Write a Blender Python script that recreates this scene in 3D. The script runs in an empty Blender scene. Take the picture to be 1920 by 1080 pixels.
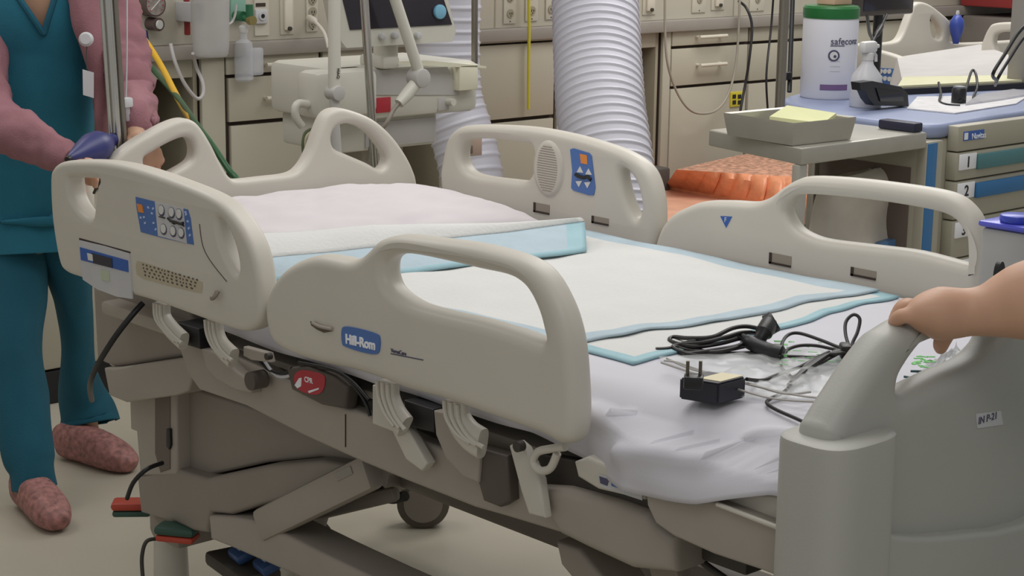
import bpy, bmesh, math, random
from mathutils import Vector, Matrix, noise
random.seed(7)
scene = bpy.context.scene
COL = scene.collection
# ------------------------------------------------------------------ camera
CAM = Vector((2.562478, -2.155904, 1.463239))
CR = Vector((0.67282, 0.73968, 0.013647)).normalized()
CF = Vector((-0.721098, 0.659817, -0.211325)).normalized()
CU = CR.cross(CF).normalized(); CF = CU.cross(CR).normalized()
FPX = 3400.0
cam = bpy.data.cameras.new('camera'); camo = bpy.data.objects.new('camera', cam); COL.objects.link(camo)
cam.lens = FPX/1920*36; cam.sensor_width = 36; cam.sensor_fit = 'HORIZONTAL'; cam.clip_start = .02
camo.matrix_world = Matrix(((CR.x, CU.x, -CF.x, CAM.x), (CR.y, CU.y, -CF.y, CAM.y), (CR.z, CU.z, -CF.z, CAM.z), (0, 0, 0, 1)))
scene.camera = camo
# ------------------------------------------------------------------ light
w = bpy.data.worlds.new('world'); scene.world = w; w.use_nodes = True
w.node_tree.nodes['Background'].inputs[0].default_value = (1.0, .985, .965, 1)
w.node_tree.nodes['Background'].inputs[1].default_value = .36
def area(name, loc, sx, sy, power, color=(1, .98, .955)):
    l = bpy.data.lights.new(name, 'AREA'); l.shape = 'RECTANGLE'; l.size = sx; l.size_y = sy; l.energy = power; l.color = color
    o = bpy.data.objects.new(name, l); COL.objects.link(o); o.location = loc
    return o
area('ceiling_light_over_bed', (.2, .5, 2.75), 1.4, 2.4, 32)
area('ceiling_light_over_cart', (-1.2, 3.2, 2.75), 1.2, 2.4, 50)
area('ceiling_light_behind', (2.6, -1.6, 2.75), 1.2, 1.2, 13)
area('ceiling_light_over_person', (-1.9, -.6, 2.75), .6, 1.2, 14)
vs = scene.view_settings; vs.view_transform = 'Standard'; vs.look = 'None'; vs.gamma = 1.0; vs.exposure = 0.0
vs.use_curve_mapping = False

# ------------------------------------------------------------------ projections onto real planes of the place
def ray(x, y): return CF + CR*((x-960)/FPX) - CU*((y-540)/FPX)
def PP(x, y, n, d):
    r = ray(x, y); return CAM + r*((d-n.dot(CAM))/n.dot(r))
def PX(x, y, v): return PP(x, y, Vector((1, 0, 0)), v)
def PY(x, y, v): return PP(x, y, Vector((0, 1, 0)), v)
def PZ(x, y, v): return PP(x, y, Vector((0, 0, 1)), v)
def AT(x, y, dep): return CAM + ray(x, y)*dep
# ------------------------------------------------------------------ materials
def lin(h):
    h = h.lstrip('#'); c = [int(h[i:i+2], 16)/255 for i in (0, 2, 4)]
    return [x/12.92 if x <= .04045 else ((x+.055)/1.055)**2.4 for x in c]
MATS = {}
def mat(name, hexc, rough=.5, metal=0, var=.04, scale=12, bump=0, bscale=60, alpha=1, trans=0, emit=0, coat=0):
    if name in MATS: return MATS[name]
    m = bpy.data.materials.new(name); m.use_nodes = True; nt = m.node_tree; b = nt.nodes['Principled BSDF']
    c = lin(hexc); N = nt.nodes.new; L = nt.links.new
    tc = N('ShaderNodeTexCoord'); nz = N('ShaderNodeTexNoise'); nz.inputs['Scale'].default_value = scale; nz.inputs['Detail'].default_value = 3
    L(tc.outputs['Object'], nz.inputs['Vector'])
    rp = N('ShaderNodeValToRGB'); rp.color_ramp.elements[0].position = .3; rp.color_ramp.elements[1].position = .7
    rp.color_ramp.elements[0].color = [x*(1-var) for x in c]+[1]; rp.color_ramp.elements[1].color = [min(1, x*(1+var)) for x in c]+[1]
    L(nz.outputs['Fac'], rp.inputs['Fac']); L(rp.outputs['Color'], b.inputs['Base Color'])
    b.inputs['Roughness'].default_value = rough; b.inputs['Metallic'].default_value = metal
    b.inputs['Alpha'].default_value = alpha; b.inputs['Transmission Weight'].default_value = trans
    b.inputs['Coat Weight'].default_value = coat
    if bump:
        n2 = N('ShaderNodeTexNoise'); n2.inputs['Scale'].default_value = bscale; L(tc.outputs['Object'], n2.inputs['Vector'])
        bp = N('ShaderNodeBump'); bp.inputs['Strength'].default_value = bump; bp.inputs['Distance'].default_value = .01
        L(n2.outputs['Fac'], bp.inputs['Height']); L(bp.outputs['Normal'], b.inputs['Normal'])
    if emit:
        b.inputs['Emission Color'].default_value = c+[1]; b.inputs['Emission Strength'].default_value = emit
    MATS[name] = m; return m
M_RAIL = mat('rail_plastic', 'c8c3b8', .42, var=.02, scale=6)
M_FOOT = mat('footboard_plastic', 'a9a9a2', .45, var=.02, scale=5, bump=.04, bscale=300)
M_FRAME = mat('frame_paint', 'a29a90', .5, var=.03, scale=8)
M_FRAME2 = mat('base_paint', '8e867d', .5, var=.04, scale=8)
M_DARK = mat('dark_mechanism', '3c3833', .6, var=.15, scale=30)
M_BLACK = mat('black_plastic', '17171a', .4, var=.1)
M_BLUE = mat('panel_blue', '4a6fae', .4)
M_BLUE2 = mat('label_blue', '2f5cab', .4)
M_WHITE = mat('label_white', 'd5d4d2', .5)
M_TXTW = mat('text_white', 'eef0f5', .5)
M_ORANGE = mat('button_orange', 'e08a3c', .5)
M_LGREY = mat('label_grey', 'c2c2c4', .5)
M_SHEET = mat('sheet_cotton', 'cbcad1', .9, var=.015, scale=4, bump=.08, bscale=900)
M_PILLOW = mat('pillow_cotton', 'cdc7c9', .9, var=.015, scale=5, bump=.08, bscale=900)
M_PADW = mat('pad_white', 'd0d0cd', .85, var=.02, scale=9, bump=.15, bscale=120)
M_PADB = mat('pad_blue', 'a9bbc4', .7, var=.04, scale=20, bump=.1, bscale=80)
M_PADT = mat('pad_blue_strong', '93b8c1', .6, var=.05, scale=30)
M_FLOOR = mat('floor_vinyl', 'b8b2a2', .38, var=.05, scale=3)
M_WALL = mat('wall_panel', 'c9c4b5', .5, var=.02, scale=3)
M_CAB = mat('cabinet_laminate', 'b9b4a3', .45, var=.025, scale=3)
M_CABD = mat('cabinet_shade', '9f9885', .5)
M_TRIM = mat('trim_grey', '9a948c', .5)
M_BROWN = mat('kneehole_brown', '6a5d55', .7)
M_GAP = mat('gap_dark', '3b2f28', .8)
M_METAL = mat('chrome', 'c5c3bd', .22, 1)
M_STEEL = mat('brushed_steel', 'b9b6ac', .35, .55, bump=.05)
M_TEAL = mat('scrub_teal', '1f6a80', .9, var=.06, scale=14, bump=.2, bscale=400)
M_TEAL2 = mat('scrub_teal_trousers', '15566a', .9, var=.06, scale=10, bump=.2, bscale=400)
M_PINK = mat('cardigan_pink', '94686f', .95, var=.05, scale=30, bump=.25, bscale=350)
M_SKIN = mat('skin', 'c79d82', .5, var=.05, scale=20)
M_SKIN.node_tree.nodes['Principled BSDF'].inputs['Subsurface Weight'].default_value = .08
M_HAIR = mat('hair', '1c1512', .6)
M_CLEAR = mat('clear_plastic', 'dfe2e8', .15, alpha=.45, var=.01)
M_RED = mat('red', 'b02a30', .5)
M_GREEN = mat('green', '2d6b4a', .5)
# ------------------------------------------------------------------ object helpers
def rootloc(p):
    v = Vector((0, 0, 0))
    while p is not None: v = v+p.location; p = p.parent
    return v
def link(name, me, m, parent=None):
    o = bpy.data.objects.new(name, me)
    if m is not None and not me.materials:
        for q in (m if isinstance(m, (list, tuple)) else [m]): me.materials.append(q)
    COL.objects.link(o)
    if parent is not None:
        me.transform(Matrix.Translation(-rootloc(parent))); o.parent = parent
    else:
        vs_ = [v.co for v in me.vertices]
        c = Vector(((min(v.x for v in vs_)+max(v.x for v in vs_))/2, (min(v.y for v in vs_)+max(v.y for v in vs_))/2, min(v.z for v in vs_)))
        me.transform(Matrix.Translation(-c)); o.location = c
    return o
def tag(o, label=None, cat=None, group=None, kind=None):
    if label: o['label'] = label
    if cat: o['category'] = cat
    if group: o['group'] = group
    if kind: o['kind'] = kind
    return o
def thing(name, loc, label, cat, group=None):
    o = bpy.data.objects.new(name, None); COL.objects.link(o); o.location = loc; o.empty_display_size = .05
    return tag(o, label, cat, group)
def smooth(me, ang=40):
    for p in me.polygons: p.use_smooth = True
    bm = bmesh.new(); bm.from_mesh(me)
    for e in bm.edges:
        if len(e.link_faces) == 2 and e.calc_face_angle(0) > math.radians(ang): e.smooth = False
    bm.to_mesh(me); bm.free()
def finish(bm, name, m, parent, ang=40):
    bmesh.ops.recalc_face_normals(bm, faces=bm.faces)
    me = bpy.data.meshes.new(name); bm.to_mesh(me); bm.free(); smooth(me, ang)
    return link(name, me, m, parent)
def catmull(pts, n=5, closed=True):
    out = []; N = len(pts)
    for i in range(N if closed else N-1):
        if closed: p0, p1, p2, p3 = pts[i-1], pts[i], pts[(i+1) % N], pts[(i+2) % N]
        else: p0, p1, p2, p3 = pts[max(i-1, 0)], pts[i], pts[i+1], pts[min(i+2, N-1)]
        for k in range(n):
            t = k/n
            out.append(tuple(.5*((2*b)+(-a+c)*t+(2*a-5*b+4*c-d)*t*t+(-a+3*b-3*c+d)*t**3) for a, b, c, d in zip(p0, p1, p2, p3)))
    if not closed: out.append(tuple(pts[-1]))
    return out
def bm_box(bm, c, s, bev=0, rot=None, seg=2):
    r = bmesh.ops.create_cube(bm, size=1); vs_ = r['verts']
    for v in vs_: v.co = Vector((v.co.x*s[0], v.co.y*s[1], v.co.z*s[2]))
    if bev:
        es = list({e for v in vs_ for e in v.link_edges})
        rr = bmesh.ops.bevel(bm, geom=es, offset=bev, segments=seg, affect='EDGES', profile=.5)
        vs_ = list({v for f in rr['faces'] for v in f.verts} | {v for v in vs_ if v.is_valid})
    mt = Matrix.Translation(Vector(c)) @ (rot.to_4x4() if rot else Matrix())
    for v in vs_: v.co = mt @ v.co
def box(name, c, s, m, parent=None, bev=.004, rot=None):
    bm = bmesh.new(); bm_box(bm, c, s, bev, rot); return finish(bm, name, m, parent)
def boxr(name, lo, hi, m, parent=None, bev=.004):
    return box(name, [(a+b)/2 for a, b in zip(lo, hi)], [abs(b-a) for a, b in zip(lo, hi)], m, parent, bev)
def bm_tube(bm, pts, r, seg=10, close=False):
    pts = [Vector(p) for p in pts]; N = len(pts)
    rs = r if isinstance(r, (list, tuple)) else [r]*N
    up = None; rings = []
    for i in range(N):
        if close: t = (pts[(i+1) % N]-pts[i-1])
        else: t = pts[min(i+1, N-1)]-pts[max(i-1, 0)]
        t.normalize()
        if up is None:
            up = Vector((0, 0, 1)) if abs(t.z) < .9 else Vector((1, 0, 0))
        up = (up-t*up.dot(t)).normalized(); s = t.cross(up)
        rings.append([bm.verts.new(pts[i]+(up*math.cos(2*math.pi*k/seg)+s*math.sin(2*math.pi*k/seg))*rs[i]) for k in range(seg)])
    for i in range(N if close else N-1):
        a, b = rings[i], rings[(i+1) % N]
        for k in range(seg): bm.faces.new((a[k], a[(k+1) % seg], b[(k+1) % seg], b[k]))
    if not close: bm.faces.new(rings[0][::-1]); bm.faces.new(rings[-1])
def tube(name, pts, r, m, parent=None, seg=10, sm=5):
    if sm: pts = catmull([tuple(p) for p in pts], sm, False)
    bm = bmesh.new(); bm_tube(bm, pts, r, seg); return finish(bm, name, m, parent)
def cyl(name, a, b, r, m, parent=None, r2=None, seg=24, bev=0):
    a = Vector(a); b = Vector(b); r2 = r if r2 is None else r2
    bm = bmesh.new()
    if bev:
        d = (b-a).normalized()*bev
        bm_tube(bm, [a, a+d*.3, a+d, b-d, b-d*.3, b], [r-bev, r-bev*.3, r, r2, r2-bev*.3, r2-bev], seg)
    else: bm_tube(bm, [a, b], [r, r2], seg)
    return finish(bm, name, m, parent)
def lathe(name, base, prof, m, parent=None, seg=32, axis=(0, 0, 1)):
    base = Vector(base); ax = Vector(axis).normalized(); bm = bmesh.new()
    bm_tube(bm, [base+ax*z for r, z in prof], [max(r, .0003) for r, z in prof], seg)
    return finish(bm, name, m, parent)
def bm_loft(bm, rings, seg=20, ref=None, power=1.0):
    # rings: (center, ru, rv); u follows ref
    N = len(rings); out = []
    for i in range(N):
        t = (rings[min(i+1, N-1)][0]-rings[max(i-1, 0)][0]).normalized()
        u = ref if ref is not None else CR
        u = (u-t*u.dot(t)).normalized(); v = t.cross(u)
        c, ru, rv = rings[i]; rg = []
        for k in range(seg):
            a = 2*math.pi*k/seg; ca, sa = math.cos(a), math.sin(a)
            ca = math.copysign(abs(ca)**power, ca); sa = math.copysign(abs(sa)**power, sa)
            rg.append(bm.verts.new(c+u*(ca*ru)+v*(sa*rv)))
        out.append(rg)
    for i in range(N-1):
        for k in range(seg): bm.faces.new((out[i][k], out[i][(k+1) % seg], out[i+1][(k+1) % seg], out[i+1][k]))
    bm.faces.new(out[0][::-1]); bm.faces.new(out[-1])
def smrings(rings, n=4):
    fl = [(*r[0], r[1], r[2]) for r in rings]
    return [(Vector(p[:3]), max(p[3], .002), max(p[4], .002)) for p in catmull(fl, n, False)]
def loft(name, rings, m, parent=None, seg=20, ref=None, wr=0, wf=20, sm=4, power=1.0):
    bm = bmesh.new(); bm_loft(bm, smrings(rings, sm), seg, ref, power)
    if wr:
        bm.normal_update()
        for v in bm.verts: v.co += v.normal*wr*noise.noise(Vector((v.co.x*wf, v.co.y*wf, v.co.z*wf*1.6)))
    return finish(bm, name, m, parent, 70)
def plate(name, pts3, holes3, axis, thick, bevel, m, parent=None, sm=4, outward=1, res=4, xf=None):
    """closed outline (+ holes) lying in the plane axis=const, given real thickness behind that face"""
    ia = {'X': (1, 2, 0), 'Y': (0, 2, 1), 'Z': (0, 1, 2)}[axis]
    cu = bpy.data.curves.new(name, 'CURVE'); cu.dimensions = '2D'; cu.fill_mode = 'BOTH'
    base = pts3[0][ia[2]]
    for loop in [pts3]+list(holes3):
        q = [(p[ia[0]], p[ia[1]]) for p in loop]
        if sm: q = catmull(q, sm, True)
        sp = cu.splines.new('POLY'); sp.points.add(len(q)-1)
        for i, (a, b) in enumerate(q): sp.points[i].co = (a, b, 0, 1)
        sp.use_cyclic_u = True
    cu.extrude = max(thick/2-bevel, .0001); cu.bevel_depth = bevel; cu.bevel_resolution = res; cu.offset = -bevel
    tmp = bpy.data.objects.new('t', cu); COL.objects.link(tmp)
    dg = bpy.context.evaluated_depsgraph_get(); me = bpy.data.meshes.new_from_object(tmp.evaluated_get(dg))
    bpy.data.objects.remove(tmp); bpy.data.curves.remove(cu)
    for v in me.vertices:
        a, b, c = v.co
        o = [0, 0, 0]; o[ia[0]] = a; o[ia[1]] = b; o[ia[2]] = base-outward*thick/2+c*outward
        v.co = o
    bm = bmesh.new(); bm.from_mesh(me); bmesh.ops.remove_doubles(bm, verts=bm.verts, dist=.00005)
    if xf: 
        for v in bm.verts: v.co = xf(v.co)
    me.clear_geometry(); bmesh.ops.recalc_face_normals(bm, faces=bm.faces); bm.to_mesh(me); bm.free(); smooth(me, 50)
    me.materials.clear(); me.name = name
    return link(name, me, m, parent)
def poly(name, pts, m, parent=None, h=.001, nrm=None, sm=0):
    """thin solid slab from a 3D outline"""
    pts = [Vector(p) for p in (catmull([tuple(p) for p in pts], sm) if sm else pts)]
    if nrm is None:
        n = Vector((0, 0, 0))
        for i in range(len(pts)):
            a, b = pts[i], pts[(i+1) % len(pts)]
            n += a.cross(b)
        n.normalize()
        if n.dot(CAM-pts[0]) < 0: n = -n
    else: n = Vector(nrm).normalized()
    bm = bmesh.new(); a = [bm.verts.new(p) for p in pts]; b = [bm.verts.new(p+n*h) for p in pts]
    bm.faces.new(a); bm.faces.new(b)
    for i in range(len(a)): bm.faces.new((a[i], a[(i+1) % len(a)], b[(i+1) % len(a)], b[i]))
    return finish(bm, name, m, parent)
def text(name, s, org, u, v, size, m, parent=None, h=.0006, align='LEFT', bold=0):
    """raised lettering: org = baseline start, u = reading direction, v = up; size = cap height-ish"""
    cu = bpy.data.curves.new(name, 'FONT'); cu.body = s; cu.size = size; cu.extrude = h; cu.align_x = align; cu.offset = bold
    tmp = bpy.data.objects.new('t', cu); COL.objects.link(tmp)
    dg = bpy.context.evaluated_depsgraph_get(); me = bpy.data.meshes.new_from_object(tmp.evaluated_get(dg))
    bpy.data.objects.remove(tmp); bpy.data.curves.remove(cu)
    u = Vector(u).normalized(); v = Vector(v); v = (v-u*v.dot(u)).normalized(); n = u.cross(v); o = Vector(org)
    for q in me.vertices: q.co = o+u*q.co.x+v*q.co.y+n*q.co.z
    me.materials.clear()
    return link(name, me, m, parent)
def PYs(l, v): return [PY(x, y, v) for x, y in l]
def PXs(l, v): return [PX(x, y, v) for x, y in l]
def PZs(l, v): return [PZ(x, y, v) for x, y in l]
def remesh(o, vox, smooth_it=6):
    md = o.modifiers.new('r', 'REMESH'); md.mode = 'VOXEL'; md.voxel_size = vox; md.use_smooth_shade = True
    s2 = o.modifiers.new('s', 'SMOOTH'); s2.iterations = smooth_it; s2.factor = .5
    dg = bpy.context.evaluated_depsgraph_get(); me = bpy.data.meshes.new_from_object(o.evaluated_get(dg))
    o.modifiers.clear(); old = o.data; o.data = me
    for p in me.polygons: p.use_smooth = True
    return o
def struct(o): o['kind'] = 'structure'; return o

# ================================================================== ROOM
WX = -2.40
fl = struct(boxr('floor', (-2.9, -4, -.05), (4.5, 8, 0), M_FLOOR, None, 0))
wb = struct(boxr('wall_back', (-2.95, -4, 0), (-2.85, 8, 2.8), M_WALL, None, 0))

def wy(px, py, x=WX): return PX(px, py, x).y
def wz(px, py, x=WX): return PX(px, py, x).z
def wrect(name, x0, y0, x1, y1, dep, m, parent=None, bev=.003, x=WX, thick=None):
    """raised rectangle on the back wall line; dep = how far it stands out"""
    a = PX(x0, y0, x+dep); b = PX(x1, y1, x+dep)
    return boxr(name, (x+dep-(thick or max(dep, .01)), a.y, b.z), (x+dep, b.y, a.z), m, parent, bev)
ztrim = .5*(wz(320, 82)+wz(900, 60)); ztrim0 = ztrim-.045
# headwall service panel and worktop edge
hw = thing('headwall_panel', (-2.6, 3, ztrim), 'long cream medical service panel along the back wall with sockets and gas outlets', 'wall panel')
boxr('panel_body', (-2.84, -2.5, ztrim), (WX-.02, 7.5, 1.9), M_WALL, hw, .004)
for px in (700, 928, 1247, 1375, 1560):
    yy = wy(px, 20, WX-.02); boxr('seam', (WX-.021, yy-.003, ztrim+.005), (WX-.0185, yy+.003, 1.88), M_CABD, hw, 0)
wt = tag(boxr('worktop', (-2.84, -2.5, ztrim0), (WX+.02, 7.5, ztrim), M_TRIM, None, .004), 'grey narrow continuous worktop edge running under the service panel', 'worktop')
ztop = ztrim0
def cabinet(x0, x1, label, drawers, handles, group='cream base cabinets along the back wall'):
    """x0,x1 pixel columns at mid height; drawers: list of (ytop,ybot) pixel rows measured at x0"""
    ya, yb = wy(x0, 160), wy(x1, 160)
    t = thing('base_cabinet', ((WX-.25), (ya+yb)/2, 0), label, 'cabinet', group)
    boxr('body', (-2.84, ya+.002, .1), (WX-.018, yb-.002, ztop), M_GAP, t, .002)
    d0_ = min(wy(d[1], 160) for d in drawers); d1_ = max(wy(d[2], 160) for d in drawers); zt0 = max(wz(d[1], d[3]) for d in drawers)
    boxr('face_frame', (WX-.0179, ya+.002, zt0+.003), (WX-.002, yb-.002, ztop-.001), M_CAB, t, .001)
    if d0_-ya > .02: boxr('face_frame', (WX-.0179, ya+.002, .1), (WX-.002, d0_-.002, zt0+.003), M_CAB, t, .001)
    boxr('toe_kick', (-2.84, ya+.002, 0), (WX-.07, yb-.002, .1), M_GAP, t, 0)
    for i, (kind, xa, xb, p, q) in enumerate(drawers):
        c0, c1 = wy(xa, 160), wy(xb, 160)
        za = wz(xa, p); zb = wz(xa, q) if q is not None else .12
        d = boxr(kind, (WX-.018, c0+.004, zb+.004), (WX, c1-.004, za-.004), M_CAB, t, .002)
        if i in handles:
            h0, h1, hy = handles[i]
            A = PX(h0, hy, WX+.03); Bp = PX(h1, hy, WX+.03); Bp.z = A.z
            bm = bmesh.new(); r = .0075
            bm_tube(bm, [A, Bp], r, 10)
            for e in (A+Vector((0, .012, 0)), Bp-Vector((0, .012, 0))): bm_tube(bm, [e, Vector((WX-.001, e.y, e.z))], .006, 8)
            finish(bm, 'handle', mat('handle_cream', 'd3cdbd', .3), d)
    return t
cabinet(378, 706, 'cream base cabinet with two drawers above a door, behind the headboard',
        [('drawer', 423, 600, 105, 143), ('drawer', 427, 600, 145, 232), ('door', 430, 600, 235, None), ('drawer', 604, 704, 92, 128), ('door', 604, 704, 130, None)],
        {0: (500, 566, 122), 1: (500, 564, 185)})
def kneehole(x0, x1, label):
    ya, yb = wy(x0, 160), wy(x1, 160)
    t = thing('kneehole_unit', (WX-.2, (ya+yb)/2, 0), label, 'open cabinet', 'open bays between the base cabinets')
    boxr('back_panel', (-2.84, ya+.02, 0), (-2.66, yb-.02, ztop-.06), M_BROWN, t, 0)
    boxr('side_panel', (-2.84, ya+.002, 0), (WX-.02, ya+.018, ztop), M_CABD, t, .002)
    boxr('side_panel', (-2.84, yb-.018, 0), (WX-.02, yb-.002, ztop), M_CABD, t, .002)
    boxr('apron', (WX-.05, ya+.018, ztop-.06), (WX-.02, yb-.018, ztop), M_CAB, t, .002)
    return t
kneehole(262, 377, 'open brown-backed bay left of the drawers, behind the yellow hose')
kneehole(707, 838, 'open brown-backed bay in the cabinet run directly behind the ventilator')
kneehole(1190, 1240, 'narrow open dark bay right beside the big white duct')
cabinet(840, 1188, 'cream base cabinet with one wide plain front between ventilator and big duct',
        [('door', 842, 1040, 88, 235), ('drawer', 842, 1040, 238, None), ('door', 1044, 1186, 80, None)], {})
cabinet(1242, 1512, 'cream base cabinet with four small drawers and a yellow socket, right of the duct',
        [('drawer', 1257, 1400, 58, 89), ('drawer', 1257, 1400, 91, 164), ('door', 1257, 1400, 166, None),
         ('drawer', 1403, 1508, 50, 80), ('drawer', 1403, 1508, 82, 154), ('door', 1403, 1508, 156, None)],
        {0: (1312, 1363, 70), 1: (1313, 1362, 123)})
cabinet(1514, 1850, 'cream base cabinet with tall plain doors behind the white wipes tub',
        [('door', 1518, 1590, 47, None), ('door', 1593, 1700, 42, None), ('door', 1703, 1846, 40, None)], {})
# far-left cabinet piece seen between the trouser legs
t = thing('waste_bin', (-2.2, .33, 0), 'cream floor bin with black base seen between the teal trouser legs', 'bin')
boxr('body', (-2.34, .2, .1), (-2.08, .52, .62), M_CAB, t, .02)
boxr('base', (-2.335, .205, 0), (-2.085, .515, .1), M_BLACK, t, .01)
boxr('rim', (-2.35, .19, .62), (-2.07, .53, .66), M_WALL, t, .01)

# yellow four-way socket plate on cabinet door
t = thing('socket_plate', PX(1382, 186, WX), 'yellow four-hole socket plate on the lower cabinet door', 'socket')
wrect('plate', 1371, 173, 1393, 199, .006, mat('yellow_plate', 'd2c53a', .5), t)
for a in (1377, 1387):
    for b in (181, 192): wrect('hole', a-3, b-3.5, a+3, b+3.5, .0075, M_BLACK, t, 0)

# outlets on the panel
def outlet(px, py, w, h, label, sockets=2, black=False, top=None):
    p = PX(px, py, WX-.02)
    t = thing('wall_outlet', p, label, 'outlet', 'outlet plates on the service panel')
    a = PX(px-w/2, py-h/2, WX-.016); b = PX(px+w/2, py+h/2, WX-.016)
    boxr('cover_plate', (WX-.0199, a.y, b.z), (WX-.014, b.y, a.z), M_WALL, t, .002)
    hh = (a.z-b.z)
    for k in range(sockets):
        zc = b.z+hh*(k+.5+.15)/(sockets+.3); yc = (a.y+b.y)/2
        bm = bmesh.new(); rr = min(.016, hh*.2)
        bm_tube(bm, [(WX-.0141, yc, zc), (WX-.010, yc, zc)], rr, 18); finish(bm, 'socket', M_CABD if not black else M_DARK, t)
        bm = bmesh.new()
        for s in (-1, 1): bm_box(bm, (WX-.0095, yc+s*.005, zc), (.002, .002, .008))
        bm_tube(bm, [(WX-.0102, yc, zc-.009), (WX-.0085, yc, zc-.009)], .002, 8)
        finish(bm, 'slot', M_BLACK, t)
    bm = bmesh.new(); bm_tube(bm, [(WX-.0141, (a.y+b.y)/2, b.z+.008), (WX-.0125, (a.y+b.y)/2, b.z+.008)], .0025, 8); finish(bm, 'screw', M_DARK, t)
    return t
outlet(956, 10, 22, 68, 'cream double socket plate, first right of the chrome pole behind the ventilator')
outlet(997, 4, 22, 70, 'cream socket plate directly behind the hanging yellow cord')
outlet(1033, 2, 18, 68, 'cream socket plate half hidden by the left edge of the big duct')
outlet(585, 22, 22, 74, 'cream triple socket plate between the white slider outlet and the white ventilator arm', 3)
outlet(1311, -2, 24, 50, 'small socket plate above the right cabinet, left of the black cord', 1)
outlet(1420, -2, 26, 44, 'small socket plate right of the thick black cord', 1)
def slider(px, py, w, h, label):
    p = PX(px, py, WX-.02); t = thing('flowmeter_slot', p, label, 'outlet', 'tall gas slide outlets on the service panel')
    a = PX(px-w/2, py-h/2, WX-.016); b = PX(px+w/2, py+h/2, WX-.016)
    boxr('backplate', (WX-.0199, a.y, b.z), (WX-.015, b.y, a.z), M_WALL, t, .001)
    boxr('slide_rail', (WX-.015, a.y+(b.y-a.y)*.22, b.z+.015), (WX-.004, b.y-(b.y-a.y)*.22, a.z-.01), mat('slide_cream', 'dcd6c6', .4), t, .003)
    cyl('latch', (WX-.004, (a.y+b.y)/2, b.z+.02), (WX+.004, (a.y+b.y)/2, b.z+.02), .007, M_DARK, t, seg=12)
slider(538, 18, 26, 92, 'white tall slide outlet beside the square black-centred gas outlet')
slider(1218, -8, 22, 70, 'white tall slide outlet just right of the big duct')
slider(1347, -12, 22, 60, 'white tall slide outlet above the right cabinet drawers')
# square gas outlet
t = thing('gas_outlet', PX(491, 30, WX), 'square grey gas outlet with black centre and small dark label above', 'outlet')
wrect('cover_plate', 477, -14, 505, 66, .0, M_WALL, t, 0, x=WX-.014, thick=.006)
wrect('frame', 480, 18, 503, 44, .012, M_LGREY, t, .003, x=WX-.014)
q = PX(492, 30, WX); cyl('port', (WX-.004, q.y, q.z), (WX+.003, q.y, q.z), .014, M_LGREY, t); cyl('port_hole', (WX+.0, q.y, q.z), (WX+.0045, q.y, q.z), .007, M_BLACK, t)
wrect('name_tag', 480, 6, 498, 12, .002, M_GAP, t, 0, x=WX-.014)
# pressure gauge on regulator + knob
t = thing('vacuum_regulator', PX(284, 30, WX), 'round vacuum gauge with dark dial and chrome knob below on the service panel', 'gauge')
g = PX(282, 8, WX); cyl('gauge_case', (WX-.02, g.y, g.z), (WX+.03, g.y, g.z), .037, mat('gauge_rim', '5b4a48', .4), t, seg=36)
cyl('dial', (WX+.03, g.y, g.z), (WX+.032, g.y, g.z), .032, mat('dial_face', '8e8580', .4, var=.3, scale=60), t, seg=36)
bm = bmesh.new()
for k in range(9):
    a = math.radians(220-k*32); d = Vector((0, math.cos(a), math.sin(a))); c = Vector((WX+.0325, g.y, g.z))+d*.026
    bm_box(bm, c, (.001, .002, .006), 0, Matrix.Rotation(a-math.pi/2, 3, 'X'))
finish(bm, 'scale_marks', M_RED, t)
cyl('needle', (WX+.033, g.y-.018, g.z-.016), (WX+.033, g.y+.016, g.z+.016), .0015, M_WHITE, t, seg=6)
g = PX(288, 45, WX); cyl('knob', (WX-.02, g.y, g.z), (WX+.03, g.y, g.z), .021, mat('gauge_rim', '5b4a48'), t); cyl('knob_cap', (WX+.03, g.y, g.z), (WX+.036, g.y+.002, g.z), .014, M_WHITE, t)
g = PX(276, 70, WX); cyl('blue_hose_port', (WX-.01, g.y, g.z+.02), (WX-.0, g.y, g.z-.03), .007, mat('navy', '2c3566'), t)
# red cylinder-like strip
t = tag(wrect('red_sign_strip', 349, -30, 358, 66, .02, mat('dark_red', '8f3030', .5), None, .003), 'dark red upright strip on the panel beside the suction canister', 'sign')
# suction canister (translucent)
p = AT(396, 50, 5.2)
t = thing('suction_canister', p+Vector((0, 0, -.09)), 'translucent cloudy suction canister hanging on the wall panel', 'canister')
t.location = PX(396, 105, -2.25)
b0 = Vector(t.location)
lathe('jar', b0, [(.048, 0), (.053, .008), (.056, .03), (.06, .17), (.061, .19)], mat('cloudy_plastic', 'c9c7c6', .3, alpha=.62), t)
lathe('lid', b0+Vector((0, 0, .185)), [(.064, 0), (.066, .01), (.064, .035), (.03, .04)], mat('lid_blue_grey', '8a8ea6', .4), t)
boxr('bracket', (WX-.02, b0.y-.02, b0.z+.1), (-2.31, b0.y+.02, b0.z+.16), M_LGREY, t, .003)
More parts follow.
